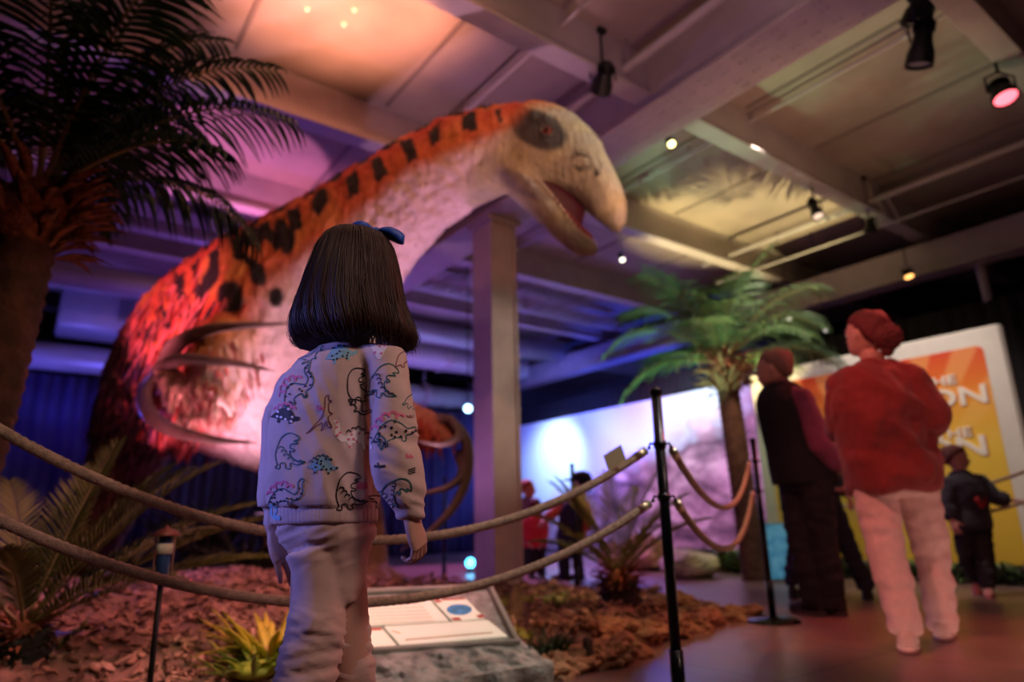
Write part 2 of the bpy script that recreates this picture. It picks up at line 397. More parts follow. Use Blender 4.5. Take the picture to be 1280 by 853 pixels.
# ---- mural
def mural_mat():
    m, nt, b = _nt('mural print'); N, L = nt.nodes, nt.links
    tc = N.new('ShaderNodeTexCoord'); mp = N.new('ShaderNodeMapping'); L.new(tc.outputs['Object'], mp.inputs['Vector']); mp.inputs['Scale'].default_value = (1, .8, 1.3)
    n = N.new('ShaderNodeTexNoise'); n.inputs['Scale'].default_value = 1.6; n.inputs['Detail'].default_value = 8; n.inputs['Roughness'].default_value = .6; L.new(mp.outputs[0], n.inputs['Vector'])
    v = N.new('ShaderNodeTexVoronoi'); v.feature = 'DISTANCE_TO_EDGE'; v.inputs['Scale'].default_value = 1.3; L.new(mp.outputs[0], v.inputs['Vector'])
    s = N.new('ShaderNodeSeparateXYZ'); L.new(tc.outputs['Object'], s.inputs[0])
    rk = N.new('ShaderNodeValToRGB'); e = rk.color_ramp.elements; e[0].position = .32; e[0].color = (.06, .035, .05, 1); e[1].position = .6; e[1].color = (.72, .52, .50, 1)
    e2 = e.new(.48); e2.color = (.36, .22, .24, 1); L.new(n.outputs['Fac'], rk.inputs['Fac'])
    cr = N.new('ShaderNodeValToRGB'); cr.color_ramp.elements[0].color = (.35, .3, .34, 1); cr.color_ramp.elements[1].position = .09; cr.color_ramp.elements[1].color = (1, 1, 1, 1)
    L.new(v.outputs['Distance'], cr.inputs['Fac'])
    mu = N.new('ShaderNodeMixRGB'); mu.blend_type = 'MULTIPLY'; mu.inputs['Fac'].default_value = .8; L.new(rk.outputs[0], mu.inputs[1]); L.new(cr.outputs[0], mu.inputs[2])
    # sky above an uneven rock line: height + noise + position
    a = N.new('ShaderNodeMath'); a.operation = 'MULTIPLY_ADD'; L.new(n.outputs['Fac'], a.inputs[0]); a.inputs[1].default_value = -1.3; L.new(s.outputs['Z'], a.inputs[2])
    c = N.new('ShaderNodeMath'); c.operation = 'MULTIPLY_ADD'; L.new(s.outputs['Y'], c.inputs[0]); c.inputs[1].default_value = .28; L.new(a.outputs[0], c.inputs[2])
    sm = N.new('ShaderNodeMapRange'); sm.inputs['From Min'].default_value = 2.95; sm.inputs['From Max'].default_value = 3.25; L.new(c.outputs[0], sm.inputs['Value'])
    mx = N.new('ShaderNodeMixRGB'); L.new(sm.outputs[0], mx.inputs['Fac']); L.new(mu.outputs[0], mx.inputs[1]); mx.inputs[2].default_value = (.62, .72, .74, 1)
    L.new(mx.outputs[0], b.inputs['Base Color']); b.inputs['Roughness'].default_value = .55
    return m
m = M(); m.box((8.43, 8.1, 1.27), (.05, 6.6, 2.46), bev=.008)
o = obj('mural_board', m, mural_mat(), None, False, org=(8.43, 8.1, 0)); o.data.transform(Matrix.Translation((0, 8.1, 0))); o.location = (8.43, 0, 0)
tag(o, 'long printed mural of pale rocks and sky washed in blue light', 'mural')
# ---- sign board on the right
def poster_mat():
    m, nt, b = _nt('sunburst poster'); N, L = nt.nodes, nt.links
    tc = N.new('ShaderNodeTexCoord'); s = N.new('ShaderNodeSeparateXYZ'); L.new(tc.outputs['Object'], s.inputs[0])
    r = N.new('ShaderNodeValToRGB'); e = r.color_ramp.elements
    e[0].position = 0; e[0].color = (.80, .52, .06, 1); e[1].position = 1; e[1].color = (.72, .07, .02, 1)
    for ps, cl in ((.55, (.86, .58, .08)), (.72, (.86, .42, .06)), (.86, (.82, .20, .03))): q = e.new(ps); q.color = (*cl, 1)
    mr = N.new('ShaderNodeMapRange'); mr.inputs['From Min'].default_value = .1; mr.inputs['From Max'].default_value = 2.05; L.new(s.outputs['Z'], mr.inputs['Value'])
    L.new(mr.outputs[0], r.inputs['Fac'])
    # rays from a point low on the board
    y = N.new('ShaderNodeMath'); y.operation = 'ADD'; y.inputs[1].default_value = -3.3; L.new(s.outputs['Y'], y.inputs[0])
    zz = N.new('ShaderNodeMath'); zz.operation = 'ADD'; zz.inputs[1].default_value = -.3; L.new(s.outputs['Z'], zz.inputs[0])
    at = N.new('ShaderNodeMath'); at.operation = 'ARCTAN2'; L.new(y.outputs[0], at.inputs[0]); L.new(zz.outputs[0], at.inputs[1])
    mu = N.new('ShaderNodeMath'); mu.operation = 'MULTIPLY'; mu.inputs[1].default_value = 34; L.new(at.outputs[0], mu.inputs[0])
    sn = N.new('ShaderNodeMath'); sn.operation = 'SINE'; L.new(mu.outputs[0], sn.inputs[0])
    m2 = N.new('ShaderNodeMapRange'); m2.inputs['From Min'].default_value = -.3; m2.inputs['From Max'].default_value = .3; m2.inputs['To Max'].default_value = .35; L.new(sn.outputs[0], m2.inputs['Value'])
    m3 = N.new('ShaderNodeMath'); m3.operation = 'MULTIPLY'; L.new(m2.outputs[0], m3.inputs[0])
    m4 = N.new('ShaderNodeMapRange'); m4.inputs['From Min'].default_value = 1.0; m4.inputs['From Max'].default_value = 1.7; L.new(s.outputs['Z'], m4.inputs['Value']); L.new(m4.outputs[0], m3.inputs[1])
    mx = N.new('ShaderNodeMixRGB'); L.new(m3.outputs[0], mx.inputs[0]); L.new(r.outputs[0], mx.inputs[1]); mx.inputs[2].default_value = (.95, .62, .22, 1)
    L.new(mx.outputs[0], b.inputs['Base Color']); b.inputs['Roughness'].default_value = .4
    return m
XB = 7.0; yb0, yb1 = 2.0, 4.62
t = thing('sign_board', 'tall white framed sign with a yellow to red sunburst and big white letters', 'sign', (XB, 0, 0))
m = M(); m.box((XB+.06, (yb0+yb1)/2, 1.15), (.10, yb1-yb0, 2.18), bev=.03); obj('frame', m, mat('white board', (.74, .7, .68), .5, var=.06), t, False)
def rrect(y0, y1, z0, z1, r, k=5):
    P = []
    for (cy_, cz_, a0) in ((y1-r, z1-r, 0), (y0+r, z1-r, 90), (y0+r, z0+r, 180), (y1-r, z0+r, 270)):
        for i in range(k+1): a = radians(a0+90*i/k); P.append((cy_+r*cos(a), cz_+r*sin(a)))
    return P
m = M(); m.prism(rrect(yb0+.17, yb1-.17, .14, 2.07, .06), .006, (V((XB+.012, 0, 0)), V((0, 1, 0)), Z, V((-1, 0, 0)))); obj('poster', m, poster_mat(), t, False)
def lettering(txt, y, z, size, mt, parent, name, X=XB+.004, ext=.008, align='RIGHT', xs=1.4):
    cu = bpy.data.curves.new(name, 'FONT'); cu.body = txt; cu.size = size; cu.extrude = ext; cu.offset = size*.022; cu.align_x = align; cu.space_character = 1.02
    tmp = bpy.data.objects.new('tmp', cu); link(tmp)
    dg = bpy.context.evaluated_depsgraph_get(); me = bpy.data.meshes.new_from_object(tmp.evaluated_get(dg)); bpy.data.objects.remove(tmp)
    # text faces -X, reading direction is -Y
    rot = Matrix(((0, 0, -1, 0), (-1, 0, 0, 0), (0, 1, 0, 0), (0, 0, 0, 1)))
    me.transform(Matrix.Diagonal((xs, 1, 1, 1))); me.transform(Matrix.Translation((X-parent.location.x, y, z)) @ rot); me.materials.clear()
    o = bpy.data.objects.new(name, me); me.materials.append(mt); o.parent = parent; return link(o)
m_wht = mat('white lettering', (.9, .82, .76), .5); m_red = mat('red outline', (.55, .08, .05), .5)
yr = PXX(1236, 490, XB).y
def zz_(px, py): return PXX(px, py, XB).z
for (tx, yy, pz, sz) in (('THE', PXX(1196, 478, XB).y, zz_(1196, 479), .12), ('TION', yr, zz_(1236, 502), .235), ('OF THE', PXX(1216, 545, XB).y, zz_(1216, 545), .12), ('TION', PXX(1238, 567, XB).y, zz_(1238, 568), .25)):
    lettering(tx, yy-.008, pz-.008, sz*1.02, m_red, t, 'letter_shadow', XB+.006, .004); lettering(tx, yy, pz, sz, m_wht, t, 'lettering', XB+.0, .006)
# ---- cyan lit little display and low hedge, rocks on the far right
m_leaf = mat('leaf green', (.07, .16, .04), .5, col2=(.03, .08, .02), vscale=6)
t = thing('display_panel', 'small cyan landscape panel standing behind the second stanchion', 'display panel', G(978, 728)); p = V(t.location)
ax = (RH, FH, Z)
m = M(); m.box(p+Z*.27, (.24, .05, .52), ax, bev=.008); obj('panel_box', m, mat('panel shell', (.2, .35, .4), .5), t, False)
m = M(); m.box(p+Z*.27-FH*.028, (.21, .006, .48), ax); obj('picture', m, mat('panel picture', (.25, .65, .75), .3, col2=(.03, .12, .3), vscale=11, emit=(.1, .5, .8), estr=.22), t, False)
# ================================================================ display bed
def inpoly(x, y, P):
    c = False; j = len(P)-1
    for i in range(len(P)):
        if (P[i][1] > y) != (P[j][1] > y) and x < (P[j][0]-P[i][0])*(y-P[i][1])/(P[j][1]-P[i][1])+P[i][0]: c = not c
        j = i
    return c
bp = [G(930, 772), G(905, 782), G(840, 800), G(800, 808), G(765, 832), G(700, 846), G(640, 868), G(520, 880), G(400, 885), G(250, 905), G(100, 930), G(-120, 960)]
bp = [(p.x, p.y) for p in bp] + [(-3.2, 3.0), (-3.2, 9.6), (.5, 9.9)] + [(p.x, p.y) for p in (G(420, 716), G(640, 745), G(770, 748), G(860, 758))]
def edge_dist(x, y):
    d = 1e9
    for i in range(len(bp)):
        a, b = bp[i], bp[(i+1) % len(bp)]; ux, uy = b[0]-a[0], b[1]-a[1]
        t = max(0, min(1, ((x-a[0])*ux+(y-a[1])*uy)/(ux*ux+uy*uy))); d = min(d, sqrt((x-a[0]-t*ux)**2+(y-a[1]-t*uy)**2))
    return d
foot = [(p.x, p.y) for p in (G(398, 880, .05), G(688, 830, .05), G(655, 752, .08), G(402, 752, .08))]
def bed_z(x, y):
    if not inpoly(x, y, bp): return -.02
    d = edge_dist(x, y); h = .075*min(1, d/.2) + .10*min(1, max(0, d-.3)/1.5)
    h += .035*min(1, d/.3)*noise.noise(V((x*2.3, y*2.3, 0)))+.02*noise.noise(V((x*7, y*7, 3)))*min(1, d/.2)
    # heaped up on the left behind the path light
    h += .075*max(-.3, noise.noise(V((x*5.5, y*5.5, 9))))*min(1, d/.25)
    h += .13*math.exp(-((x-.9)**2+(y-4.3)**2)/1.6)*min(1, d/.4)
    if inpoly(x, y, foot): h = min(h, .012)
    return max(.006, h)
m = M(); s = .07; nx, ny = int(8.6/s), int(8.2/s); X0, Y0 = -3.3, 1.9
idx = {}
for j in range(ny):
    for i in range(nx):
        x, y = X0+i*s, Y0+j*s
        if inpoly(x, y, bp): idx[i, j] = len(m.v); m.v.append(V((x, y, bed_z(x, y))))
for (i, j), a in list(idx.items()):
    if (i+1, j) in idx and (i, j+1) in idx and (i+1, j+1) in idx: m.f.append([a, idx[i+1, j], idx[i+1, j+1], idx[i, j+1]]); m.m.append(0)
rnd = random.Random(3)
n = 0
while n < 15000:
    # denser towards the viewer
    if n % 3: x, y = rnd.uniform(-1.6, 4.0), rnd.uniform(2.0, 5.6)
    else: x, y = rnd.uniform(-3, 4.6), rnd.uniform(2.0, 9.5)
    if not inpoly(x, y, bp): continue
    z = bed_z(x, y); a = rnd.uniform(0, 6.28); e = V((cos(a), sin(a), rnd.uniform(-.6, .6))).normalized(); f = e.cross(Z).normalized(); f = (f+Z*rnd.uniform(-.8, .8)).normalized(); g = e.cross(f)
    L_ = rnd.uniform(.025, .075); w = rnd.uniform(.012, .032); th = rnd.uniform(.003, .009); c = V((x, y, z+rnd.uniform(0, .022)))
    o = len(m.v); bow = g*rnd.uniform(-.008, .008)
    for (u, hh) in ((-1, .6), (0, 1), (1, .45)):
        for (q1, q2) in ((1, 1), (-1, 1), (-1, -1), (1, -1)): m.v.append(c+e*L_*u*.5+f*w*.5*hh*q1+g*th*q2*.5+bow*(1-abs(u)))
    for k in range(2):
        for r in range(4): m.f.append([o+k*4+r, o+k*4+(r+1) % 4, o+k*4+4+(r+1) % 4, o+k*4+4+r]); m.m.append(1+n % 3)
    m.f.append([o+3, o+2, o+1, o]); m.m.append(1); m.f.append([o+8, o+9, o+10, o+11]); m.m.append(1); n += 1
bark = [mat('soil', (.34, .21, .16), .9, var=.5, vscale=14, bump=.6, bscale=30), mat('bark light', (.66, .42, .30), .75, var=.4, vscale=20), mat('bark mid', (.50, .29, .20), .8, var=.4, vscale=20), mat('bark dark', (.22, .12, .08), .8, var=.4, vscale=20)]
o = obj('bark_mulch', m, bark, None, False, org=(0, 0, 0)); tag(o, 'brown bark chip mulch heaped over the dinosaur display bed', 'mulch', kind='stuff')
# ---- crumpled brown edging stones
m_rock = mat('brown edging stone', (.50, .30, .16), .65, col2=(.24, .12, .06), vscale=9, bump=1., bscale=22)
def rock(p, r, seed, squash=.6, mt=None, name='edging_stone', label=None, cat='stone', group=None, rough=.35, sub=16):
    m = M(); m.ball((0, 0, 0), 1, sub*2, sub)
    R = random.Random(seed); off = V((R.uniform(0, 50), R.uniform(0, 50), 0)); sx, sy = R.uniform(.8, 1.25), R.uniform(.8, 1.25)
    for i, v in enumerate(m.v):
        k = 1+rough*noise.noise(v*1.3+off)+rough*.6*abs(noise.noise(v*3.1+off))+rough*.25*noise.noise(v*7+off)
        # facets
        m.v[i] = V((v.x*sx, v.y*sy, v.z*squash))*k*r + V(p)
    o = obj(name, m, mt or m_rock, None, False, org=p); return tag(o, label, cat, group)
es = [(938, 768, .05), (912, 776, .075), (886, 782, .08), (862, 788, .085), (838, 795, .085), (815, 800, .085), (800, 806, .08), (790, 795, .07), (775, 822, .085), (752, 832, .085), (728, 836, .08), (703, 844, .075), (680, 850, .07), (655, 858, .065), (628, 862, .06), (600, 866, .05), (572, 868, .045), (545, 870, .045), (850, 775, .08), (820, 780, .07), (760, 806, .07), (735, 815, .07)]
for i, (x_, y_, r) in enumerate(es):
    p = G(x_, y_); p.z = r*.35 + (bed_z(p.x, p.y) if i > 17 else 0)*.7; rock(p, r*1.05, i+5, .62, label='crumpled brown stone in the row edging the mulch bed', group='crumpled brown edging stones', rough=.75)
# ---- pale boulders and rosy rock across the aisle
m_pale = mat('pale boulder', (.62, .55, .46), .8, var=.3, vscale=5, bump=.6, bscale=12)
p = G(862, 722); p.z = .12; rock(p, .30, 91, .5, m_pale, 'boulder', 'pale sandy boulder lit warm under the sagging ropes', 'rock', rough=.25)
p = G(925, 712); p.z = .10; rock(p, .26, 92, .5, m_pale, 'boulder', 'grey tan boulder at the foot of the far palm trunk', 'rock', rough=.25)
m_rosy = mat('rosy boulder', (.6, .38, .28), .8, var=.3, vscale=5, bump=.6, bscale=12)
p = G(808, 713); p.z = .17; rock(p, .30, 93, .75, m_rosy, 'boulder', 'rosy rounded boulder just left of the black rope post', 'rock', rough=.25)
p = G(770, 712); p.z = .12; rock(p, .2, 94, .8, m_rosy, 'boulder', 'small rosy rock behind the sago palm', 'rock', rough=.25)
# ---- leafy blades
def blade(m, base, d, L, w, droop=.3, n=5, up=Z, fold=.25):
    """one pointed leaf with a raised midrib: real thickness by two skins"""
    d = d.normalized(); s = d.cross(up)
    if s.length < .05: s = d.cross(V((1, 0, 0)))
    s.normalize(); P = []; p = V(base); 
    for i in range(n+1):
        t = i/n; ww = w*(.35+1.6*t if t < .35 else .91*(1-(t-.35)/.65)**.8+.02)
        nn = s.cross(d).normalized(); P.append((p.copy(), s*ww*.5, nn*ww*fold)); p = p + d*L/n; d = (d - Z*droop/n).normalized()
        s = (s - d*s.dot(d)).normalized()
    o = []; fs = []
    for (c, a, b) in P: o += [c-a+b*.8, c-b*.1, c+a+b*.8, c-b*.1-b.normalized()*.002*(1 if b.length > 0 else 0)]
    for i in range(n):
        for k in range(4): fs.append((i*4+k, i*4+(k+1) % 4, (i+1)*4+(k+1) % 4, (i+1)*4+k))
    m.add(o, fs)
def frond(m, base, d, L, droop, leaf, w, pairs=24, start=.12, r0=.012, sweep=.6, leafdroop=.5, rib=None, side_up=.15, rn=None, tipscale=.35):
    """pinnate frond: arching rachis, leaflets both sides"""
    rn = rn or random; d = d.normalized(); N_ = 16; P = [V(base)]; D = [d.copy()]
    for i in range(N_): P.append(P[-1]+d*L/N_); d = (d - Z*droop*(.4+1.2*i/N_)/N_).normalized(); D.append(d.copy())
    m.mi = 1; m.tube(P, [r0*(1-.85*i/N_) for i in range(N_+1)], 6); m.mi = 0
    side = D[0].cross(Z); side = side.normalized() if side.length > .1 else RH.copy()
    for k in range(pairs):
        t = start + (1-start)*(k+.5)/pairs; f = t*N_; i = min(int(f), N_-1); p = P[i].lerp(P[i+1], f-i); dd = D[i].lerp(D[i+1], f-i)
        s = dd.cross(Z); s = s.normalized() if s.length > .1 else side; s = side*.5+s*.5; s.normalize(); nn = s.cross(dd).normalized()
        sc = min(1, .5+2.2*(t-start))*(1-(1-tipscale)*max(0, (t-.55)/.45)**1.3)
        for sg in (-1, 1):
            a = dd*(sweep*(.8+.8*t)) + s*sg + nn*side_up + V((rn.uniform(-.08, .08), rn.uniform(-.08, .08), rn.uniform(-.08, .08)))
            blade(m, p, a, leaf*sc*rn.uniform(.9, 1.08), w, leafdroop*rn.uniform(.6, 1.3), 4, up=nn)
def palm_dir(az, el): # az from F, clockwise to the right
    a = radians(az); e = radians(el); return (FH*cos(a)+RH*sin(a))*cos(e)+Z*sin(e)
m_rib = mat('frond rib', (.25, .22, .08), .5, var=.2)
def trunk_mesh(pts, rad, rings=30, amp=.06, n=20):
    m = M(); P = []; R_ = []; K = rings*2
    for i in range(K+1):
        t = i/K*(len(pts)-1); j = min(int(t), len(pts)-2); P.append(V(pts[j]).lerp(V(pts[j+1]), t-j)); r = rad[j]+(rad[j+1]-rad[j])*(t-j); R_.append(r*(1+amp*(1 if i % 2 else -1)))
    m.tube(P, R_, n); return m
def palm(name, label, base, top, r0, r1, fronds, L, droop, leaf, w, pairs, mleaf, mtrunk, mfib, fib_r, cat='palm tree', r_rib=.012, fibh=.25, amp=.05, sweep=.6, leafdroop=.5, seed=1, side_up=.15, rings=30):
    rn = random.Random(seed); base, top = V(base), V(top); t = thing(name, label, cat, base)
    mid = base.lerp(top, .5)+V((.02, .01, 0)); obj('trunk', trunk_mesh([base-Z*.02, mid, top], [r0, (r0+r1)/2, r1], rings, amp), mtrunk, t)
    m = M()
    for k in range(90): # shaggy fibres below the crown
        a = rn.uniform(0, 6.28); h = rn.uniform(-fibh, fibh*.5); rr = fib_r*(.55+.45*cos(h/fibh*1.3)); p = top+V((cos(a)*rr*.7, sin(a)*rr*.7, h)); 
        blade(m, p, V((cos(a)*.8, sin(a)*.8, rn.uniform(.1, 1.2))), fib_r*rn.uniform(.7, 1.3), fib_r*.35, rn.uniform(.2, 1.6), 4)
    m.ball(top-Z*fibh*.15, (fib_r*.75, fib_r*.75, fibh*.8), 18, 10)
    obj('fibre_collar', m, mfib, t)
    for (az, el, k, dr) in fronds:
        m = M(); d = palm_dir(az, el); frond(m, top+Z*fibh*.25+d*fib_r*.3, d, L*k, droop*dr, leaf*(.75+.25*k), w, pairs, r0=r_rib, rn=rn, sweep=sweep, leafdroop=leafdroop, side_up=side_up)
        obj('frond', m, [mleaf, m_rib], t)
    return t
m_fib = mat('coconut fibre', (.42, .16, .07), .9, col2=(.16, .06, .035), vscale=30, bump=.8, bscale=60)
m_fib2 = mat('tan fibre', (.62, .33, .2), .9, col2=(.35, .16, .10), vscale=14, bump=.8, bscale=40)
m_trk = mat('palm trunk bark', (.22, .13, .09), .85, col2=(.12, .07, .05), vscale=12, bump=.8, bscale=25)
m_frd = mat('dark frond green', (.045, .085, .03), .8, spec=.15, col2=(.02, .045, .02), vscale=5)
m_frg = mat('bright frond green', (.13, .24, .08), .5, col2=(.07, .14, .05), vscale=5)
m_sago = mat('sago green', (.16, .19, .05), .5, col2=(.08, .10, .03), vscale=5)
# big leaning palm on the left
lb = V(W(-70, 640, 2.5)); lb.z = bed_z(lb.x, lb.y); lt = W(44, 262, 2.4)
palm('palm_tree', 'big dark palm leaning in at the left edge with a rusty fibre collar', lb, lt, .085, .10,
     [(75, 62, 1.0, 1.6), (92, 42, .95, 1.5), (100, 30, .72, 1.3), (60, 75, 1.0, 1.9), (20, 70, .9, 2.2), (-40, 68, 1, 1.9), (-80, 50, 1, 1.7), (-100, 25, .9, 1.3), (150, 60, 1.0, 1.5), (180, 48, .9, 1.3), (125, 55, 1.0, 1.3), (-150, 50, 1, 1.4), (55, 35, .8, 2.1), (110, 68, 1.1, 1.4), (-20, 45, .8, 1.8)],
     1.15, 1.0, .34, .026, 34, m_frd, mat('red brown trunk', (.15, .06, .04), .85, col2=(.07, .03, .02), vscale=12, bump=.8, bscale=25), m_fib, .18, r_rib=.011, fibh=.2, seed=4, leafdroop=1.5, sweep=.5, side_up=-.1)
# far palm in the middle right
rb = G(945, 726); rt = W(906, 462, 6.5)
palm('palm_tree', 'bright green palm with tan fibre collar in front of the rock mural', rb, rt, .12, .105,
     [(-95, 40, 1.0, 2.0), (-88, 12, .85, 1.7), (-60, 58, 1.0, 1.8), (-120, 58, 1.0, 1.5), (-20, 72, .9, 1.6), (30, 66, .9, 1.5), (75, 50, 1.05, 1.9), (95, 22, .9, 1.5), (120, 55, .95, 1.7), (180, 62, .8, 1.6), (-150, 40, .8, 1.9), (60, 25, .8, 1.4), (-40, 30, .8, 1.6), (150, 30, .8, 1.6), (-75, 70, 1.0, 1.3), (100, 74, 1.0, 1.3)],
     1.3, 1.0, .44, .021, 32, m_frg, m_trk, m_fib2, .20, r_rib=.014, fibh=.26, seed=8, leafdroop=1.1, sweep=.45)
# sago palms
sb = W(12, 845, 2.75); sb = G(18, 858, .08)
palm('sago_palm', 'dark sago palm at the lower left corner with stiff arching fronds', sb, sb+Z*.17, .075, .085,
     [(60, 62, .95, .9), (75, 40, 1.15, .8), (88, 55, 1.0, .8), (40, 52, 1.2, .8), (15, 70, 1.0, .6), (-15, 60, 1, .8), (-50, 55, 1, .8), (-90, 40, 1, .9), (100, 30, .8, 1.), (70, 24, 1.2, .7), (-120, 45, .7, 1), (160, 50, .6, 1), (55, 32, 1.25, .6), (30, 35, 1.1, .8)],
     .72, .8, .15, .012, 36, m_sago, mat('sago trunk', (.03, .035, .03), .9, bump=.9, bscale=30), m_fib, .07, r_rib=.006, cat='cycad', fibh=.07, seed=12, leafdroop=.1, sweep=.9, amp=.12, rings=8, side_up=.35)
cb = G(775, 771, .06)
palm('sago_palm', 'small sago palm with olive fronds rising behind the lower rope', cb-Z*.03, cb+Z*.20, .13, .10,
     [(-90, 45, 1, .9), (-75, 65, 1, .8), (-60, 30, .9, .8), (-30, 60, 1, .8), (0, 75, .95, .6), (30, 60, 1, .9), (60, 50, 1, .9), (90, 40, 1, .9), (110, 55, .95, .9), (150, 45, .8, 1), (-140, 40, .8, 1), (-110, 60, 1, .8), (80, 68, 1, .7)],
     .62, .8, .13, .012, 28, m_sago, mat('sago trunk', (.05, .04, .035), .9, bump=.9, bscale=30), m_fib, .10, r_rib=.008, cat='cycad', fibh=.09, seed=15, leafdroop=.1, sweep=.9, amp=.15, rings=5, side_up=.35)
def tuft(name, label, base, n, L, w, mt, spread=.6, seed=1, cat='plant', rn=None):
    rn = random.Random(seed); m = M(); base = V(base)
    for i in range(n):
        a = rn.uniform(0, 6.28); e = rn.uniform(.3, 1.2)
        blade(m, base+V((cos(a), sin(a), 0))*rn.uniform(0, spread*.14), V((cos(a)*spread, sin(a)*spread, e)), L*rn.uniform(.6, 1.1), w, rn.uniform(.3, 1.2), 5)
    m.ball(base+Z*.005, (spread*.10, spread*.10, .03), 12, 6)
    o = obj(name, m, mt, None, True, org=base); return tag(o, label, cat)
m_lime = mat('lime leaf', (.42, .50, .05), .5, col2=(.2, .32, .04), vscale=9)
m_yel = mat('yellow leaf', (.75, .62, .06), .5, col2=(.45, .42, .05), vscale=9)
def bz_(px, py, d): p = W(px, py, d); p.z = max(0, bed_z(p.x, p.y)); return p
def gb(px, py, z=.08): p = G(px, py, z); p.z = bed_z(p.x, p.y); return p
tuft('leafy_plant', 'low lime green plant behind the top right corner of the info panel', gb(606, 757), 50, .17, .04, m_lime, .7, 2)
tuft('leafy_plant', 'small dark green tuft beside the stone corner of the info panel', gb(686, 810), 60, .12, .018, mat('deep green', (.03, .09, .03), .5, var=.4), .6, 3)
tuft('leafy_plant', 'tiny olive tuft in the mulch right of the info panel', gb(655, 782), 40, .08, .018, m_lime, .8, 5)
tuft('leafy_plant', 'faint olive patch of leaves in front of the column', gb(690, 762), 50, .10, .018, m_lime, 1.1, 6)
tuft('leafy_plant', 'yellow and lime leafed plant left of the girls legs', gb(337, 838), 60, .24, .05, m_yel, .6, 7)
tuft('leafy_plant', 'lime ground plant spreading below the yellow plant', gb(318, 848), 50, .15, .03, m_lime, .9, 8)
tuft('leafy_plant', 'olive creeping plant beside the sago palm at lower left', gb(70, 838), 60, .12, .03, m_sago, 1.1, 9)
p = W(265, 560, 6.0)
m_shrub = mat('dark shrub', (.05, .07, .035), .6, var=.4)
tuft('leafy_shrub', 'dim pointed fronds beneath the dinosaur belly', bz_(255, 690, 5.9), 60, .95, .05, m_shrub, .5, 10, 'shrub')
tuft('leafy_shrub', 'dark low shrub in the shade under the dinosaur', bz_(305, 712, 5.6), 80, .5, .05, m_shrub, .9, 11, 'shrub')
# hedge strips on the right
rn = random.Random(30)
def hedge(label, a, b, n, h, mts):
    m = M()
    for i in range(n):
        p = a.lerp(b, rn.random())+V((rn.uniform(-.12, .12), rn.uniform(-.1, .1), rn.uniform(0, h))); an = rn.uniform(0, 6.28)
        m.mi = rn.randrange(len(mts)); blade(m, p, V((cos(an), sin(an), rn.uniform(-.1, 1))), rn.uniform(.06, .13), .035, .5, 3)
    o = obj('hedge_strip', m, mts, None, True, org=a); o['kind'] = 'stuff'; tag(o, label, 'plants')
hedge('strip of low leafy plants along the foot of the sign board', V((6.75, 1.4, 0)), V((6.75, 4.5, 0)), 2200, .13, [m_frg, m_shrub, m_shrub])
hedge('strip of low leafy plants running below the mural by the far palm', V((6.45, 4.5, 0)), V((7.3, 7.6, 0)), 2000, .2, [m_frg, m_shrub, m_lime])
# ---- red glowing markers in the mulch
for (x_, y_, lb_, r) in ((57, 757, 'round red lamp glowing in the mulch beside the sago palm', .022), (232, 786, 'tiny orange lamp glowing in the mulch right of the path light', .012)):
    p = gb(x_, y_); m = M(); m.ball(p+Z*.03, r, 12, 8)
    t = thing('marker_lamp', lb_, 'light', p); obj('bulb', m, mat('red bulb', (.6, .05, .02), .4, emit=(1, .04, .015), estr=9.), t)
    m = M(); m.tube([p-Z*.01, p+Z*.02], .009, 8); obj('stake', m, m_blk, t)
# ---- path light
pl = W(190, 853, 1.95); tp = W(207, 676, 1.95); base = V((tp.x, tp.y, max(0, bed_z(tp.x, tp.y))))
tl = thing('path_light', 'slim black path light with a pitched cap and white band behind the ropes', 'garden light', base)
m = M(); m.tube([base-Z*.01, V((base.x, base.y, tp.z-.10))], .0075, 10); obj('pole', m, m_blk, tl)
m = M(); zc = tp.z
m.lathe((base.x, base.y, zc), [(.038, .012), (.040, .015), (.022, .028), (.006, .036), (.003, .042)], 20); obj('cap', m, mat('cap red brown', (.25, .07, .06), .4, metal=.3), tl)
m = M(); m.lathe((base.x, base.y, zc), [(.015, -.01), (.0215, -.008), (.0215, -.035), (.015, -.037)], 20); obj('white_band', m, mat('band', (.75, .72, .6), .5), tl)
m = M(); m.lathe((base.x, base.y, zc), [(.004, -.11), (.017, -.105), (.017, .012), (.004, .014)], 20); obj('lantern_body', m, mat('blue body', (.03, .08, .25), .35), tl)
for sg in (-1, 1):
    m = M(); m.tube([V((base.x, base.y, zc+.014))+RH*.026*sg, V((base.x, base.y, zc-.10))+RH*.026*sg], .0025, 6); obj('guard_rod', m, mat('rod pinkish', (.4, .2, .2), .4), tl)
m = M(); m.lathe((base.x, base.y, zc), [(.028, -.108), (.028, -.10), (.01, -.098)], 16); obj('base_ring', m, m_blk, tl)
# ---- info panel
def wz(px, py, z): return G(px, py, z)
# panel plane: front-top edge at z1, back edge at z2
A = wz(402, 814, .17); B = wz(638, 800, .17); D_ = wz(606, 743, .30); Cc = D_ + (A-B)*.98
t = thing('information_board', 'slanted lit information panel with white pages in a grey stone frame', 'information board', V((B.x, B.y, 0)))
xa = (B-A).normalized(); ya = ((D_-B) - xa*(D_-B).dot(xa)); ya.normalize(); nn = xa.cross(ya).normalized()
if nn.z < 0: nn = -nn
def pp(px, py, h=0):  # pixel -> panel plane
    r = ray(px, py); t_ = (A-CAM).dot(nn)/r.dot(nn); return CAM+r*t_+nn*h
m = M()
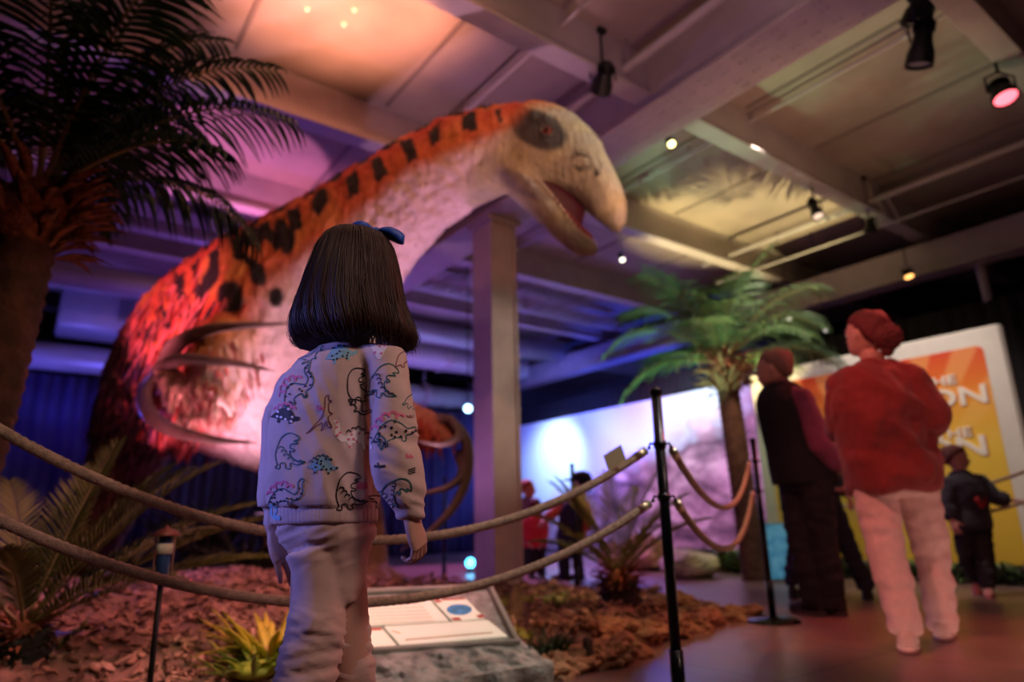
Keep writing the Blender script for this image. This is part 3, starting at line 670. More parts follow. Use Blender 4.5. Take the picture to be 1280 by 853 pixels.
# stone body: top rim, sloping apron to the ground, rough
def quad_sheet(m, a, b, c, d, nu, nv, fn):
    o = len(m.v)
    for j in range(nv+1):
        for i in range(nu+1):
            p = a.lerp(b, i/nu).lerp(d.lerp(c, i/nu), j/nv); m.v.append(p+fn(p, i/nu, j/nv))
    for j in range(nv):
        for i in range(nu): k = o+j*(nu+1)+i; m.f.append([k, k+1, k+nu+2, k+nu+1]); m.m.append(0)
gA = W(395, 880, 2.26); gB = W(692, 828, 2.62); gB2 = V((D_.x, D_.y, 0))+RH*.16; gA2 = V((Cc.x, Cc.y, 0))-RH*.1
oA, oB, oC, oD = A-xa*.05-ya*.03, B+xa*.02-ya*.03, D_+xa*.03+ya*.05, Cc-xa*.05+ya*.05
fl_ = lambda p: V((p.x, p.y, 0))
rk = lambda p, u, v: (Z*.5-FH)*(.035*noise.noise(p*14)+.03*abs(noise.noise(p*30)))*min(1, 4*v*(1-v)+.15)
quad_sheet(m, oA, oB, gB, gA, 60, 24, rk); quad_sheet(m, oB, oC, gB2, gB, 40, 24, rk); quad_sheet(m, gA, gB, fl_(gB), fl_(gA), 30, 4, rk); quad_sheet(m, oC, oD, gA2, gB2, 20, 6, rk); quad_sheet(m, oD, oA, gA, gA2, 20, 6, rk); quad_sheet(m, oA, oB, oC, oD, 4, 4, lambda p, u, v: nn*-.004)
obj('stone_frame', m, mat('grey stone', (.56, .58, .54), .4, col2=(.24, .25, .23), vscale=16, bump=.7, bscale=30), t)
m = M(); 
for (a, b, w_) in ((oA+nn*.008, oB+nn*.008, .018), (oB+nn*.008, oC+nn*.008, .02), (oC+nn*.008, oD+nn*.008, .02), (oD+nn*.008, oA+nn*.008, .018)):
    d = (b-a); L_ = d.length; d.normalize(); m.box((a+b)/2, (L_+w_, w_, .022), (d, d.cross(nn).normalized(), nn), bev=.004)
obj('rim', m, mat('grey rim', (.45, .47, .42), .5, var=.2), t, False)
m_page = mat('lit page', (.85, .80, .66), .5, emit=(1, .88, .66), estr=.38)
m_redp = mat('red print', (.5, .05, .03), .5, emit=(.7, .05, .03), estr=.1); m_txt = mat('pale print', (.55, .38, .25), .6); m_linep = mat('page gap', (.25, .2, .14), .6)
def poly_panel(pts, th, h0): 
    m = M(); P = [pp(x, y, h0) for x, y in pts]; n = len(P); Q = [p+nn*th for p in P]
    m.add(P+Q, [tuple(range(n)), tuple(range(2*n-1, n-1, -1))]+[(i, n+i, n+(i+1) % n, (i+1) % n) for i in range(n)]); return m
def gapless(m): return m
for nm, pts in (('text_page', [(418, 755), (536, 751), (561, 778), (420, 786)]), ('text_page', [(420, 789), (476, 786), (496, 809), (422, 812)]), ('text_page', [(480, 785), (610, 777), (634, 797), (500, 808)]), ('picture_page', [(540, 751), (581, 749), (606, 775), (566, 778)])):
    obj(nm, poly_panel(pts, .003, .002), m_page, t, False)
m = M()
for pts in ([(541, 752), (549, 751.6), (553, 754.6), (546, 755.2)], [(564, 774.5), (574, 774), (577, 777.2), (567, 777.8)], [(595, 771), (603, 770.6), (606, 774), (598, 774.5)], [(552, 751), (580, 749.4), (581.5, 751), (553, 752.6)], [(464, 787.5), (476, 787), (477.5, 789.5), (465, 790.2)], [(424, 790), (464, 787.5), (465, 790.2), (424, 792.5)]):
    obj('red_accent', poly_panel(pts, .0015, .005), m_redp, t, False)
m = M()
for (a, b, y0, y1) in ((506, 615, 801.5, 792), (489, 500, 790, 793)):
    q = poly_panel([(a, y0), (b, y1), (b+1, y1+1.3), (a+1, y0+1.3)], .001, .005); m.add(q.v, q.f)
for i in range(6):
    y = 759+i*4.2; q = poly_panel([(428, y+2), (528+i*3.0, y-3), (528+i*3.0, y-2.2), (428, y+2.8)], .0008, .005); m.add(q.v, q.f)
obj('printed_lines', m, m_txt, t, False)
m = M(); P = [pp(574+16*cos(k*pi/12), 764+7*sin(k*pi/12), .0055) for k in range(24)]; c_ = sum(P, V())/24
m.add([c_]+P, [(0, k+1, (k+1) % 24+1) for k in range(24)]); obj('oval_picture', m, mat('oval picture', (.08, .25, .55), .5, col2=(.03, .10, .05), vscale=40, emit=(.15, .4, .8), estr=.25), t, False)
# ================================================================ rope barrier
m_post = mat('black post', (.012, .014, .02), .25, metal=.6)
m_rope = mat('jute rope', (.58, .42, .33), .9, var=.35, vscale=80, bump=.5, bscale=300)
m_brass = mat('pale ferrule', (.75, .66, .5), .35, metal=.8)
def stanchion(label, base, h, lean=V((0, 0, 0)), hooks=(.84, .66)):
    t = thing('stanchion', label, 'rope post', base); base = V(base); top = base+Z*h+lean
    m = M(); m.lathe(base, [(.15, 0), (.15, .008), (.14, .014), (.04, .02), (.03, .03)], 28); obj('base', sharpish(m), m_post, t)
    m = M(); m.tube([base+Z*.02, base.lerp(top, .22)], .021, 18); obj('lower_sleeve', m, m_post, t)
    m = M(); m.tube([base+Z*.02, top], .0165, 18); obj('post', m, m_post, t)
    m = M(); m.lathe(top, [(.0165, -.004), (.020, 0), (.020, .012), (.014, .02), (.004, .024)], 16); obj('cap', m, m_post, t)
    for hz in hooks:
        c = base.lerp(top, hz/h) ; m = M(); m.tube([c-Z*.012, c+Z*.012], .020, 16)
        for sg in (-1, 1): m.tube([c+RH*.018*sg, c+RH*.03*sg+Z*.004, c+RH*.036*sg-Z*.008], .004, 6)
        obj('hook_collar', m, m_post, t)
    return base, top
def sharpish(m): return m
s1 = W(836, 700, 2.15); s1b = V((s1.x, s1.y, 0)); s1t = W(819, 493, 2.15); 
H1 = s1t.z
stanchion('black rope post nearest the camera, cut by the lower edge of the photo', s1b, H1, lean=V((0, 0, 0)), hooks=(W(822, 556, 2.15).z, W(826, 622, 2.15).z))
st = {}
def ropeset(name, label, a, b, dz, r=.0125, lead=.05):
    pts = sag(a, b, dz, 40); t = thing(name, label, 'rope', pts[0])
    obj('rope_cord', rope_mesh(pts[1:-1], r), m_rope, t)
    for P in (pts[:3], pts[-3:][::-1]):
        d = (P[1]-P[0]).normalized(); m = M(); m.tube([P[1]-d*.035, P[1]+d*.012], r*1.12, 14); obj('ferrule', m, m_brass, t)
        m = M(); m.tube([P[0]-d*.002, P[1]-d*.03], .003, 6); m.ball(P[0], .006, 8, 5); obj('clip', m, m_post, t)
L0 = W(-130, 600, 1.4); lbase = V((L0.x, L0.y, 0)); L1 = V((L0.x, L0.y, .90)); L2 = V((L0.x, L0.y, .715))
stanchion('black rope post past the left edge holding the near ropes', lbase, H1, hooks=(L1.z, L2.z))
hk = s1b+Z*W(822, 556, 2.15).z; hk2 = s1b+Z*W(826, 622, 2.15).z
off = RH*.035
ropeset('barrier_rope', 'upper tan rope of the near barrier sagging behind the girl', L1+off, hk-off-Z*.01, .30)
ropeset('barrier_rope', 'lower tan rope of the near barrier above the info panel', L2+off, hk2-off-Z*.01, .275)
s2b = G(967, 778); s2t = V((s2b.x, s2b.y, 1.04)); c2 = W(951, 585, 4.1).z
stanchion('second black rope post standing in front of the man in the dark vest', s2b, 1.04, hooks=(.92, .74))
ropeset('barrier_rope', 'upper reddish tan rope between the two black posts', hk+off-Z*.01, s2b+Z*.92-off, .23)
ropeset('barrier_rope', 'lower reddish tan rope between the two black posts', hk2+off-Z*.01, s2b+Z*.74-off, .23)
for (x_, y_, lb_) in ((555, 736, 'distant black rope post left of the column base'), (722, 752, 'distant black rope post behind the sago palm')):
    b_ = G(x_, y_-4); stanchion(lb_, b_, 1.02, hooks=(.9, .7))
s3 = G(1350, 752); stanchion('black rope post past the right edge near the boy', s3, 1.04, hooks=(.92, .72))
s4 = V((6.6, 3.6, 0)); stanchion('black rope post hidden behind the boy by the sign', s4, 1.04, hooks=(.92, .72))
ropeset('barrier_rope', 'upper rope in front of the sign that the boy touches', s4+Z*.92-FH*.035, s3+Z*.92, .18)
ropeset('barrier_rope', 'lower rope in front of the sign behind the boy', s4+Z*.72-FH*.035, s3+Z*.72, .18)
# card clipped on the upper rope
ca, cb_, cc, cd = (754, 570), (776, 556), (783, 575), (761, 590)
P = [W(x, y, 2.08) for x, y in (ca, cb_, cc, cd)]; c_ = sum(P, V())/4; nrm = (P[1]-P[0]).cross(P[3]-P[0]).normalized()
t = thing('info_card', 'small cream card clipped to the upper rope near the post', 'card', c_)
m = M(); m.add(P+[p+nrm*.002 for p in P], [(0, 1, 2, 3), (7, 6, 5, 4), (0, 4, 5, 1), (1, 5, 6, 2), (2, 6, 7, 3), (3, 7, 4, 0)]); obj('card_sheet', m, mat('cream card', (.8, .72, .5), .6), t, False)
m = M(); e = (W(784, 583, 2.08)-W(764, 594, 2.08)); m.box((W(771, 589, 2.1)), (.03, .014, .012), (e.normalized(), e.cross(Z).normalized(), e.cross(e.cross(Z)).normalized()), bev=.004); obj('clip', m, mat('dark clip', (.03, .05, .04), .4), t, False)
# stub post in the mulch
p = G(736, 838); t = thing('edging_stake', 'short dark wooden stake among the edging stones', 'stake', p); m = M(); m.box(p+Z*.055, (.035, .035, .12), bev=.004)
obj('stake_body', m, mat('dark wood', (.05, .03, .025), .8, var=.4), t); m = M(); m.box(p+Z*.118, (.028, .028, .012), bev=.004); obj('stake_top', m, mat('worn wood', (.09, .06, .04), .8), t)
# ================================================================ dinosaur
dino_o = V((1.9, 5.3, 0)); 
dn_t = thing('dinosaur_model', 'giant feathered dinosaur model, orange with black stripes, leaning over the girl with its mouth open', 'dinosaur model', dino_o)
m = M()
# spine stations: top pixel, bottom pixel, depth, girth half width
body = [((40, 725), (62, 752), 6.1, .06), ((70, 690), (105, 735), 6.05, .11), ((100, 635), (150, 680), 6.0, .16), ((114, 580), (190, 612), 5.9, .22),
        ((122, 520), (212, 560), 5.8, .30), ((140, 465), (240, 560), 5.65, .42), ((168, 412), (275, 575), 5.5, .56), ((198, 372), (320, 590), 5.3, .66),
        ((238, 338), (362, 580), 5.15, .70), ((285, 305), (405, 535), 5.0, .66), ((330, 281), (440, 470), 4.85, .54), ((382, 252), (475, 395), 4.65, .42),
        ((440, 216), (515, 330), 4.4, .31), ((500, 179), (555, 284), 4.2, .25), ((555, 151), (596, 256), 4.05, .22), ((605, 137), (632, 240), 3.95, .20),
        ((650, 132), (662, 222), 3.88, .18)]
m.ploft([(a, b, d, w) for a, b, d, w in body], 28)
# upper skull and snout
up = [((640, 134), (630, 226), 3.9, .15), ((665, 128), (652, 232), 3.86, .185), ((692, 133), (674, 229), 3.82, .185), ((716, 144), (694, 233), 3.79, .165), ((738, 163), (712, 241), 3.76, .145),
      ((755, 190), (729, 257), 3.73, .13), ((768, 215), (742, 270), 3.7, .12), ((778, 237), (755, 281), 3.68, .11), ((784, 258), (766, 289), 3.66, .09), ((784, 274), (775, 292), 3.65, .055)]
m.ploft(up, 24)
lo = [((628, 186), (612, 218), 3.92, .12), ((652, 205), (634, 240), 3.88, .14), ((671, 227), (654, 257), 3.85, .135), ((690, 246), (674, 276), 3.82, .12), ((709, 266), (693, 296), 3.79, .10), ((725, 287), (711, 312), 3.76, .08), ((738, 301), (726, 321), 3.73, .062), ((750, 309), (743, 321), 3.71, .03)]
m.ploft(lo, 20)
# brow ridge, nostril crest, cheek ridges (both sides of the head)
hl = (W(700, 190, 3.8)-W(650, 190, 3.9)); 
def hs(px, py, d, rx, off): return W(px, py, d) 
for (x_, y_, r) in ((683, 150, .05), (700, 156, .045), (668, 146, .045), (748, 182, .035), (742, 172, .03)):
    for dd in (-.14, .12): m.ball(W(x_, y_, 3.8+dd*.9), r, 10, 6)
# near cheek fossa rings
def ring(m, c, ax1, ax2, r1, r2, th, a0=0, a1=360):
    m.tube([c+ax1*r1*cos(radians(a0+(a1-a0)*i/18))+ax2*r2*sin(radians(a0+(a1-a0)*i/18)) for i in range(19)], th, 6)
hx = (W(760, 260, 3.66)-W(660, 160, 3.66)).normalized(); hy = hx.cross(FH).normalized()
# legs
def leg(hip, knee, ankle, foot, r, fd):
    m.tube([hip, hip.lerp(knee, .5), knee, knee.lerp(ankle, .5), ankle, foot], [r, r*.92, r*.6, r*.42, r*.34, r*.40], 16, round_ends=True)
    for a in (-38, -10, 18): # toes
        d = Matrix.Rotation(radians(a), 3, 'Z') @ fd; e = foot+d*.30; m.tube([foot-Z*.02, foot+d*.16+Z*.01, V((e.x, e.y, foot.z-.05))], [.09, .065, .04], 10, round_ends=True)
fz = .17
fd = (RH*.7-FH*.7).normalized()
F1 = W(464, 728, 5.55); F1.z = fz+.02; F2 = W(352, 728, 5.95); F2.z = fz+.03
H1_ = W(372, 500, 5.1); H2_ = W(330, 500, 5.55)
K1 = W(440, 590, 5.2); K2 = W(385, 590, 5.6); A1 = W(462, 650, 5.65); A2 = W(345, 655, 6.0)
leg(H1_, K1, A1, F1+Z*.02, .36, fd); leg(H2_, K2, A2, F2+Z*.02, .36, fd)
# arms: near arm folds back to the left, far arm reaches right
hand = W(204, 466, 4.35)
m.tube([W(318, 395, 4.75), W(285, 440, 4.45), W(262, 505, 4.3), W(228, 500, 4.3), W(208, 470, 4.33)], [.26, .24, .17, .13, .085], 16, round_ends=True)
hand2 = W(566, 552, 4.75)
m.tube([W(430, 400, 5.0), W(455, 470, 5.0), W(500, 520, 4.85), W(540, 535, 4.8), W(562, 548, 4.75)], [.24, .2, .14, .11, .07], 14, round_ends=True)
dm = remesh(m, .022, smooth=4)
# distance along the back and side of each vertex from the spine line
sp = [((W(*a, d)+W(*b, d))/2, (W(*a, d)-W(*b, d)).length/2, (W(*a, d)-W(*b, d)).normalized()) for a, b, d, w in body]
L = [0]
for (a, _, _), (b, _, _) in zip(sp, sp[1:]): L.append(L[-1]+(b-a).length)
def spine(p):
    best = None
    for i in range(len(sp)-1):
        a, b = sp[i][0], sp[i+1][0]; ab = b-a; t = max(0, min(1, (p-a).dot(ab)/ab.length_squared)); q = a.lerp(b, t); d = (p-q).length
        if best is None or d < best[0]: best = (d, i, t, q)
    d, i, t, q = best; r = sp[i][1]*(1-t)+sp[i+1][1]*t; u = (sp[i][2].lerp(sp[i+1][2], t)).normalized()
    return L[i]+(L[i+1]-L[i])*t, (p-q).dot(u)/max(r, .05), d/max(r, .05), i+t
skull0 = W(648, 180, 3.88); skd = (W(770, 275, 3.66)-skull0).normalized()
legs_ax = ((H1_, K1, A1, F1), (H2_, K2, A2, F2))
def near_seg(p, pts):
    dd = 1e9
    for a, b in zip(pts, pts[1:]): t = max(0, min(1, (p-a).dot(b-a)/(b-a).length_squared)); dd = min(dd, (p-a.lerp(b, t)).length)
    return dd
ORANGE = V((.66, .15, .05)); RED = V((.52, .06, .04)); AMB = V((.80, .36, .09)); BLK = V((.012, .010, .014)); PALE = V((.86, .68, .72)); BEI = V((.52, .46, .28)); DRK = V((.26, .12, .10)); GRY = V((.12, .12, .13)); ROSE = V((.85, .18, .20))
def smooth(a, b, x): x = max(0, min(1, (x-a)/(b-a))); return x*x*(3-2*x)
arm1 = [W(285, 440, 4.45), W(262, 505, 4.3), W(228, 500, 4.3), hand]; arm2 = [W(455, 470, 5.0), W(500, 520, 4.85), W(540, 535, 4.8), hand2]
def spot(px, py, d, rx, ry, rot, p):
    # ellipse mark on the near skin centred on a surveyed skin point
    v = p-CAM; k = v.dot(FW); u = (CX+FPX*v.dot(RC)/k-px)*d/FPX; w_ = -(CY-FPX*v.dot(UC)/k-py)*d/FPX; a = radians(rot); x = u*cos(a)+w_*sin(a); y = -u*sin(a)+w_*cos(a)
    return (x/rx)**2+(y/ry)**2
cols = []
ns = normals(dm)
for i, p in enumerate(dm.v):
    s_, h, dr, fi = spine(p); n1 = noise.noise(p*3.2); n2 = noise.noise(p*9); n3 = noise.noise(p*22)
    hd = (p-skull0).dot(skd)
    khead = smooth(-.12, .05, hd+.05*n1) if fi > 14.0 else 0
    if khead > 0:
        c = BEI.lerp(V((.44, .40, .33)), .5+.8*n2)
        e = spot(673, 162, 3.66, .165, .10, -25, p)
        if e < 1.25: c = c.lerp(GRY*.5, smooth(1.25, .8, e))
        e = spot(728, 252, 3.6, .11, .05, -52, p)
        if e < 1.3 : c = c.lerp(V((.24, .17, .15)), .7*smooth(1.3, .4, e))
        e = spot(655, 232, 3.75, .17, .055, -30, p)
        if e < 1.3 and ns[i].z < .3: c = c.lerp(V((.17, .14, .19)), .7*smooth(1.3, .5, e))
        for (cx_, cy_, rx, ry, rot) in ((726, 202, .058, .048, -30), (686, 178, .03, .022, -10)):
            e = spot(cx_, cy_, 3.62, rx, ry, rot, p)
            if .62 < e < 1.2: c = c.lerp(V((.09, .07, .06)), .6)
        e = spot(745, 216, 3.6, .012, .022, 25, p)
        if e < 1: c = V((.06, .04, .04))
        chead = c; khead *= 1-smooth(.27, .05, (p-W(690, 122, 3.8)).length-.03*n1)*.8
    if khead < 1:
        up_ = h+.12*n1
        c = ORANGE.lerp(RED, smooth(.3, .95, up_)).lerp(AMB, .6*smooth(-.1, .3, n1+.2*n2))
        c = PALE.lerp(c, smooth(-.72, -.32, up_) if fi < 8.6 else smooth(-.55+.3*smooth(8.6, 11, fi), -.15+.25*smooth(8.6, 11, fi), up_))
        if fi > 9.5: c = c.lerp(RED, .35*smooth(.2, .6, up_))
        # black bars down the back of the neck
        ph = s_*4.6+.25*n1; bar = abs((ph % 1)-.5)*2
        ph2 = s_*4.6+.5+.25*n1; bar2 = abs((ph2 % 1)-.5)*2
        if fi > 8 and fi < 15.6:
            if (.28+.2*n1 < h < .72+.15*n2) and bar > .5: c = c.lerp(BLK, smooth(.52, .64, bar+.1*n3))
            if h > .80 and bar2 > .45: c = c.lerp(BLK, smooth(.45, .6, bar2+.1*n3))
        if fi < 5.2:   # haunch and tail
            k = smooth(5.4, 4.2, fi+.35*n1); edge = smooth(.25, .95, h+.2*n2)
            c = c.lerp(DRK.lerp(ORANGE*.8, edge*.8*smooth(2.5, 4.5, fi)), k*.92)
        if 4.3 < fi < 8.7 and h > -.15+.2*n1: # rosy flank with dark blotches, amber behind
            k = smooth(4.3, 5.0, fi)*(1-smooth(6.6, 7.1, fi+.3*n1)); c = c.lerp(ROSE, k*.85)
            st_ = sin(s_*26+3*n1+2*h)
            if st_ > .45+.3*n2 and fi < 7.2: c = c.lerp(V((.10, .03, .10)), .85*smooth(.45, .8, st_))
        for (cx_, cy_, dd, rx, ry, rot) in ((288, 372, 4.45, .10, .11, 20), (322, 345, 4.4, .06, .08, 20), (318, 295, 4.4, .10, .07, 30), (352, 290, 4.5, .06, .10, 10), (262, 350, 4.7, .05, .16, -25), (345, 372, 4.4, .05, .07, 0), (400, 250, 4.3, .05, .09, -15), (360, 300, 4.3, .05, .1, -10)):
            e = spot(cx_, cy_, dd, rx, ry, rot, p)
            if e < 1.3: c = c.lerp(BLK, smooth(1.3, .6, e+.25*n2))
        la = min(near_seg(p, x) for x in legs_ax)
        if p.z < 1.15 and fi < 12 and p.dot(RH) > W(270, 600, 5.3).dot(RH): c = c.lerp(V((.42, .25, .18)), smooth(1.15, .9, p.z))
        a1 = near_seg(p, arm1)
        if a1 < .21: c = c.lerp(V((.85, .55, .45)), smooth(.22, .12, a1)*.9)
        a2 = near_seg(p, arm2)
        if a2 < .2: c = c.lerp(V((.80, .25, .12)), .8)
    if khead > 0: c = (c if khead < 1 else chead).lerp(chead, khead)
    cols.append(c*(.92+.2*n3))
# shaggy plumage relief away from the head
for i, v in enumerate(dm.v):
    hd = (v-skull0).dot(skd)
    if hd < -.02 and v.z > .35: dm.v[i] = v+ns[i]*(.018*noise.noise(V((v.x*18, v.y*18, v.z*7)))+.012*noise.noise(v*26))
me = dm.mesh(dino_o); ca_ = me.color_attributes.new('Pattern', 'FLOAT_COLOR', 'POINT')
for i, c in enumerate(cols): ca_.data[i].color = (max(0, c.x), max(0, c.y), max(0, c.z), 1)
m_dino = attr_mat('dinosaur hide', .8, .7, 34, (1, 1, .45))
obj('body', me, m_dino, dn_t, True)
# feather fringe: overlapping plumes on haunch, neck nape, arms
rn = random.Random(5)
bv = BVHTree.FromPolygons(dm.v, dm.f)
def plumes(name, centers, R, n, L_, w, dirv, mts, pick, droop=.5, out=.4):
    m = M(); k = 0; tries = 0
    while k < n and tries < n*6:
        tries += 1; c = rn.choice(centers); q = c+V((rn.gauss(0, 1), rn.gauss(0, 1), rn.gauss(0, 1)))*R*.6
        loc, nr, fi_, ds = bv.find_nearest(q)
        if loc is None or ds > R: continue
        m.mi = pick(loc, rn); d = (dirv+nr*out+V((rn.uniform(-.2, .2), rn.uniform(-.2, .2), rn.uniform(-.2, .2)))).normalized()
        blade(m, loc-nr*.005, d, L_*rn.uniform(.6, 1.2), w*rn.uniform(.7, 1.2), droop*rn.uniform(.5, 1.5), 4, up=nr); k += 1
    o = obj(name, m, mts, dn_t); o['kind'] = 'stuff'; return o
fm = [mat('plume orange', ORANGE*1.0, .8, var=.4, vscale=6), mat('plume red', (.6, .07, .05), .8, var=.4, vscale=6), mat('plume rose', (.75, .2, .2), .8, var=.3, vscale=6), mat('plume dark', (.04, .02, .03), .8), mat('plume pale', (.85, .6, .5), .8, var=.2), mat('plume tail', (.12, .06, .05), .8, col2=(.05, .03, .03))]
back = [W(x_, y_, d) for x_, y_, d in ((200, 372, 5.3), (240, 340, 5.1), (285, 306, 5.0), (330, 282, 4.8), (380, 254, 4.6), (440, 218, 4.4), (500, 181, 4.2), (555, 153, 4.0))]
plumes('nape_plumes', back, .12, 700, .10, .028, (W(300, 330, 4.9)-W(440, 230, 4.3)).normalized()-Z*.2, fm, lambda p, r: 3 if (spine(p)[0]*4.6+.5) % 1 < .25 else r.choice((0, 1, 1)), .5, .15)
plumes('flank_plumes', [W(x_, y_, d) for x_, y_, d in ((230, 400, 4.9), (250, 370, 4.8), (225, 440, 4.9), (240, 480, 4.9), (270, 400, 4.6), (205, 540, 5.2))], .22, 700, .17, .04, V((0, 0, -1))-RH*.3, fm, lambda p, r: r.choice((2, 2, 2, 1, 3)), .3, .1)
plumes('arm_plumes', [W(x_, y_, d) for x_, y_, d in ((262, 490, 4.25), (240, 505, 4.25), (285, 450, 4.4), (262, 520, 4.3))], .14, 420, .11, .03, V((0, 0, -1))+RH*.3-FH*.2, fm, lambda p, r: r.choice((4, 4, 4, 2)), .4, .3)
plumes('arm_plumes', [W(x_, y_, d) for x_, y_, d in ((520, 528, 4.8), (540, 532, 4.8), (505, 515, 4.85))], .14, 320, .13, .03, V((0, 0, -1))+RH*.1, fm, lambda p, r: r.choice((0, 1, 2)), .4, .3)
plumes('haunch_plumes', [W(x_, y_, d) for x_, y_, d in ((150, 470, 5.5), (170, 450, 5.3), (135, 520, 5.6), (180, 520, 5.4), (130, 580, 5.8), (190, 440, 5.2))], .25, 800, .14, .035, V((0, 0, -1))-RH*.15, fm, lambda p, r: 5, .2, .06)
m = M()  # hanging elbow fringe below the claws
for k in range(46):
    t_ = k/45; b_ = W(196+26*t_, 512+6*rn.random(), 4.5+.1*rn.random()); m.mi = rn.choice((1, 2, 2)); blade(m, b_, V((0, 0, -1))+RH*rn.uniform(-.2, .1), .30*rn.uniform(.6, 1.05)*(1-.5*abs(t_-.4)), .05, 0, 5, up=-FH)
obj('elbow_fringe', m, fm, dn_t)['kind'] = 'stuff'
# claws: long curved sickles
m_claw = mat('claw horn', (.18, .13, .115), .4, col2=(.10, .07, .06), vscale=5, bump=.15, bscale=60)
def claw(pts, r0, dpt):
    P = [W(x_, y_, d) for (x_, y_), d in zip(pts, dpt)]
    # smooth with Catmull-Rom
    Q = []; n = len(P)
    for i in range(n-1):
        p0, p1, p2, p3 = P[max(i-1, 0)], P[i], P[i+1], P[min(i+2, n-1)]
        for k in range(6): t = k/6; Q.append(.5*((2*p1)+(p2-p0)*t+(2*p0-5*p1+4*p2-p3)*t*t+(3*p1-p0-3*p2+p3)*t**3))
    Q.append(P[-1]); K = len(Q)-1; m = M(); m.tube(Q, [max(.004, r0*(1-(i/K)**2.2)*(.82+.25*sin(min(1, i/K*4)*pi/2))) for i in range(K+1)], 14, flat=.62)
    obj('claw', m, m_claw, dn_t)
claw([(203, 458), (222, 430), (262, 412), (315, 407), (366, 404)], .062, [4.35, 4.25, 4.15, 4.05, 3.95])
claw([(196, 464), (225, 450), (262, 451), (305, 456), (344, 465)], .062, [4.33, 4.2, 4.1, 4.0, 3.9])
claw([(196, 468), (181, 487), (186, 516), (214, 537), (262, 549), (322, 554)], .068, [4.35, 4.3, 4.25, 4.2, 4.1, 4.0])
claw([(560, 522), (582, 550), (585, 590), (568, 632), (535, 667), (498, 690)], .062, [4.75, 4.72, 4.7, 4.65, 4.6, 4.55])
claw([(574, 565), (578, 590), (562, 608), (535, 616), (503, 621)], .048, [4.75, 4.7, 4.65, 4.6, 4.55])
claw([(548, 520), (566, 526), (574, 545), (552, 556), (520, 551)], .040, [4.7, 4.65, 4.6, 4.55, 4.5])
# far claws' rosy forearm braces
# toe claws
for Fp in (F1, F2):
    for a in (-38, -10, 18):
        d = Matrix.Rotation(radians(a), 3, 'Z') @ fd; b_ = Fp+d*.28-Z*.03; m = M(); m.tube([b_, b_+d*.07+Z*.0, b_+d*.13-Z*.045], [.032, .024, .004], 10); obj('toe_claw', m, m_claw, dn_t)
# eyes, teeth, tongue, mouth lining
def skin_at(px, py, dd):
    h = bv.ray_cast(CAM, ray(px, py).normalized())[0]
    if dd < 0: return h
    q = V(h); ax = W(px, py, 3.8); h2 = bv.ray_cast(V((q.x, q.y, q.z))+FH*1.2, -FH)[0]; return h2 or q+FH*.3
for dd in (-1, 1):
    c = skin_at(684, 164, dd)
    m = M(); m.ball(c-FH*dd*.012, .034, 16, 10); e = obj('eye', m, mat('eye red brown', (.16, .03, .02), .08), dn_t)
    m = M(); m.ball(c+FH*dd*.014, (.014, .014, .018), 10, 6); obj('pupil', m, mat('pupil', (.005, .005, .005), .05), e)
    m = M(); ring(m, c+FH*dd*.006, RH, Z, .040, .034, .008); obj('eyelid', m, mat('eyelid', (.05, .04, .04), .5), dn_t)
    hit = (skin_at(727, 203, dd),)
    if hit[0]:
        m = M(); ring(m, hit[0]+FH*dd*.002, (RH*.8-Z*.6).normalized(), (RH*.6+Z*.8).normalized(), .060, .048, .010, -70, 150); obj('cheek_ridge', m, mat('ridge', (.09, .07, .05), .7), dn_t)
    hit = (skin_at(746, 217, dd),)
    if hit[0]:
        m = M(); m.ball(hit[0], (.010, .010, .022), 10, 6); obj('nostril', m, mat('nostril', (.02, .015, .015), .7), dn_t)
m = M(); m.ploft([((678, 232), (670, 246), 3.86, .10), ((696, 248), (688, 264), 3.82, .09), ((713, 266), (705, 282), 3.78, .075), ((728, 284), (720, 298), 3.75, .055), ((741, 296), (737, 306), 3.73, .035)], 14)
obj('tongue', m, mat('mouth red', (.20, .02, .03), .35, bump=.2), dn_t)
m = M(); m.ploft([((655, 222), (648, 244), 3.86, .09), ((680, 222), (668, 260), 3.83, .085), ((702, 232), (688, 280), 3.79, .07), ((720, 246), (706, 296), 3.76, .05), ((732, 262), (722, 306), 3.74, .03)], 14)
obj('mouth_lining', m, mat('mouth dark', (.07, .01, .02), .5), dn_t)
m = M(); n_ = 0
for (pth, sg) in ((((692, 230), (713, 237), (738, 256), (762, 280)), -1), (((670, 233), (690, 254), (722, 294), (744, 309)), 1)):
    for side in (-1, 1):
        for k in range(22):
            t_ = k/21*(len(pth)-1); j = min(int(t_), len(pth)-2); f = t_-j; x_ = pth[j][0]*(1-f)+pth[j+1][0]*f; y_ = pth[j][1]*(1-f)+pth[j+1][1]*f
            tt = k/21; c = W(x_, y_, 3.84-.14*tt)+FH*side*(.12-.07*tt); m.tube([c-Z*sg*.012, c+Z*sg*.016], [.007, .0015], 6)
tt_ = obj('teeth', m, mat('teeth', (.6, .5, .38), .4), dn_t); tt_['kind'] = 'stuff'
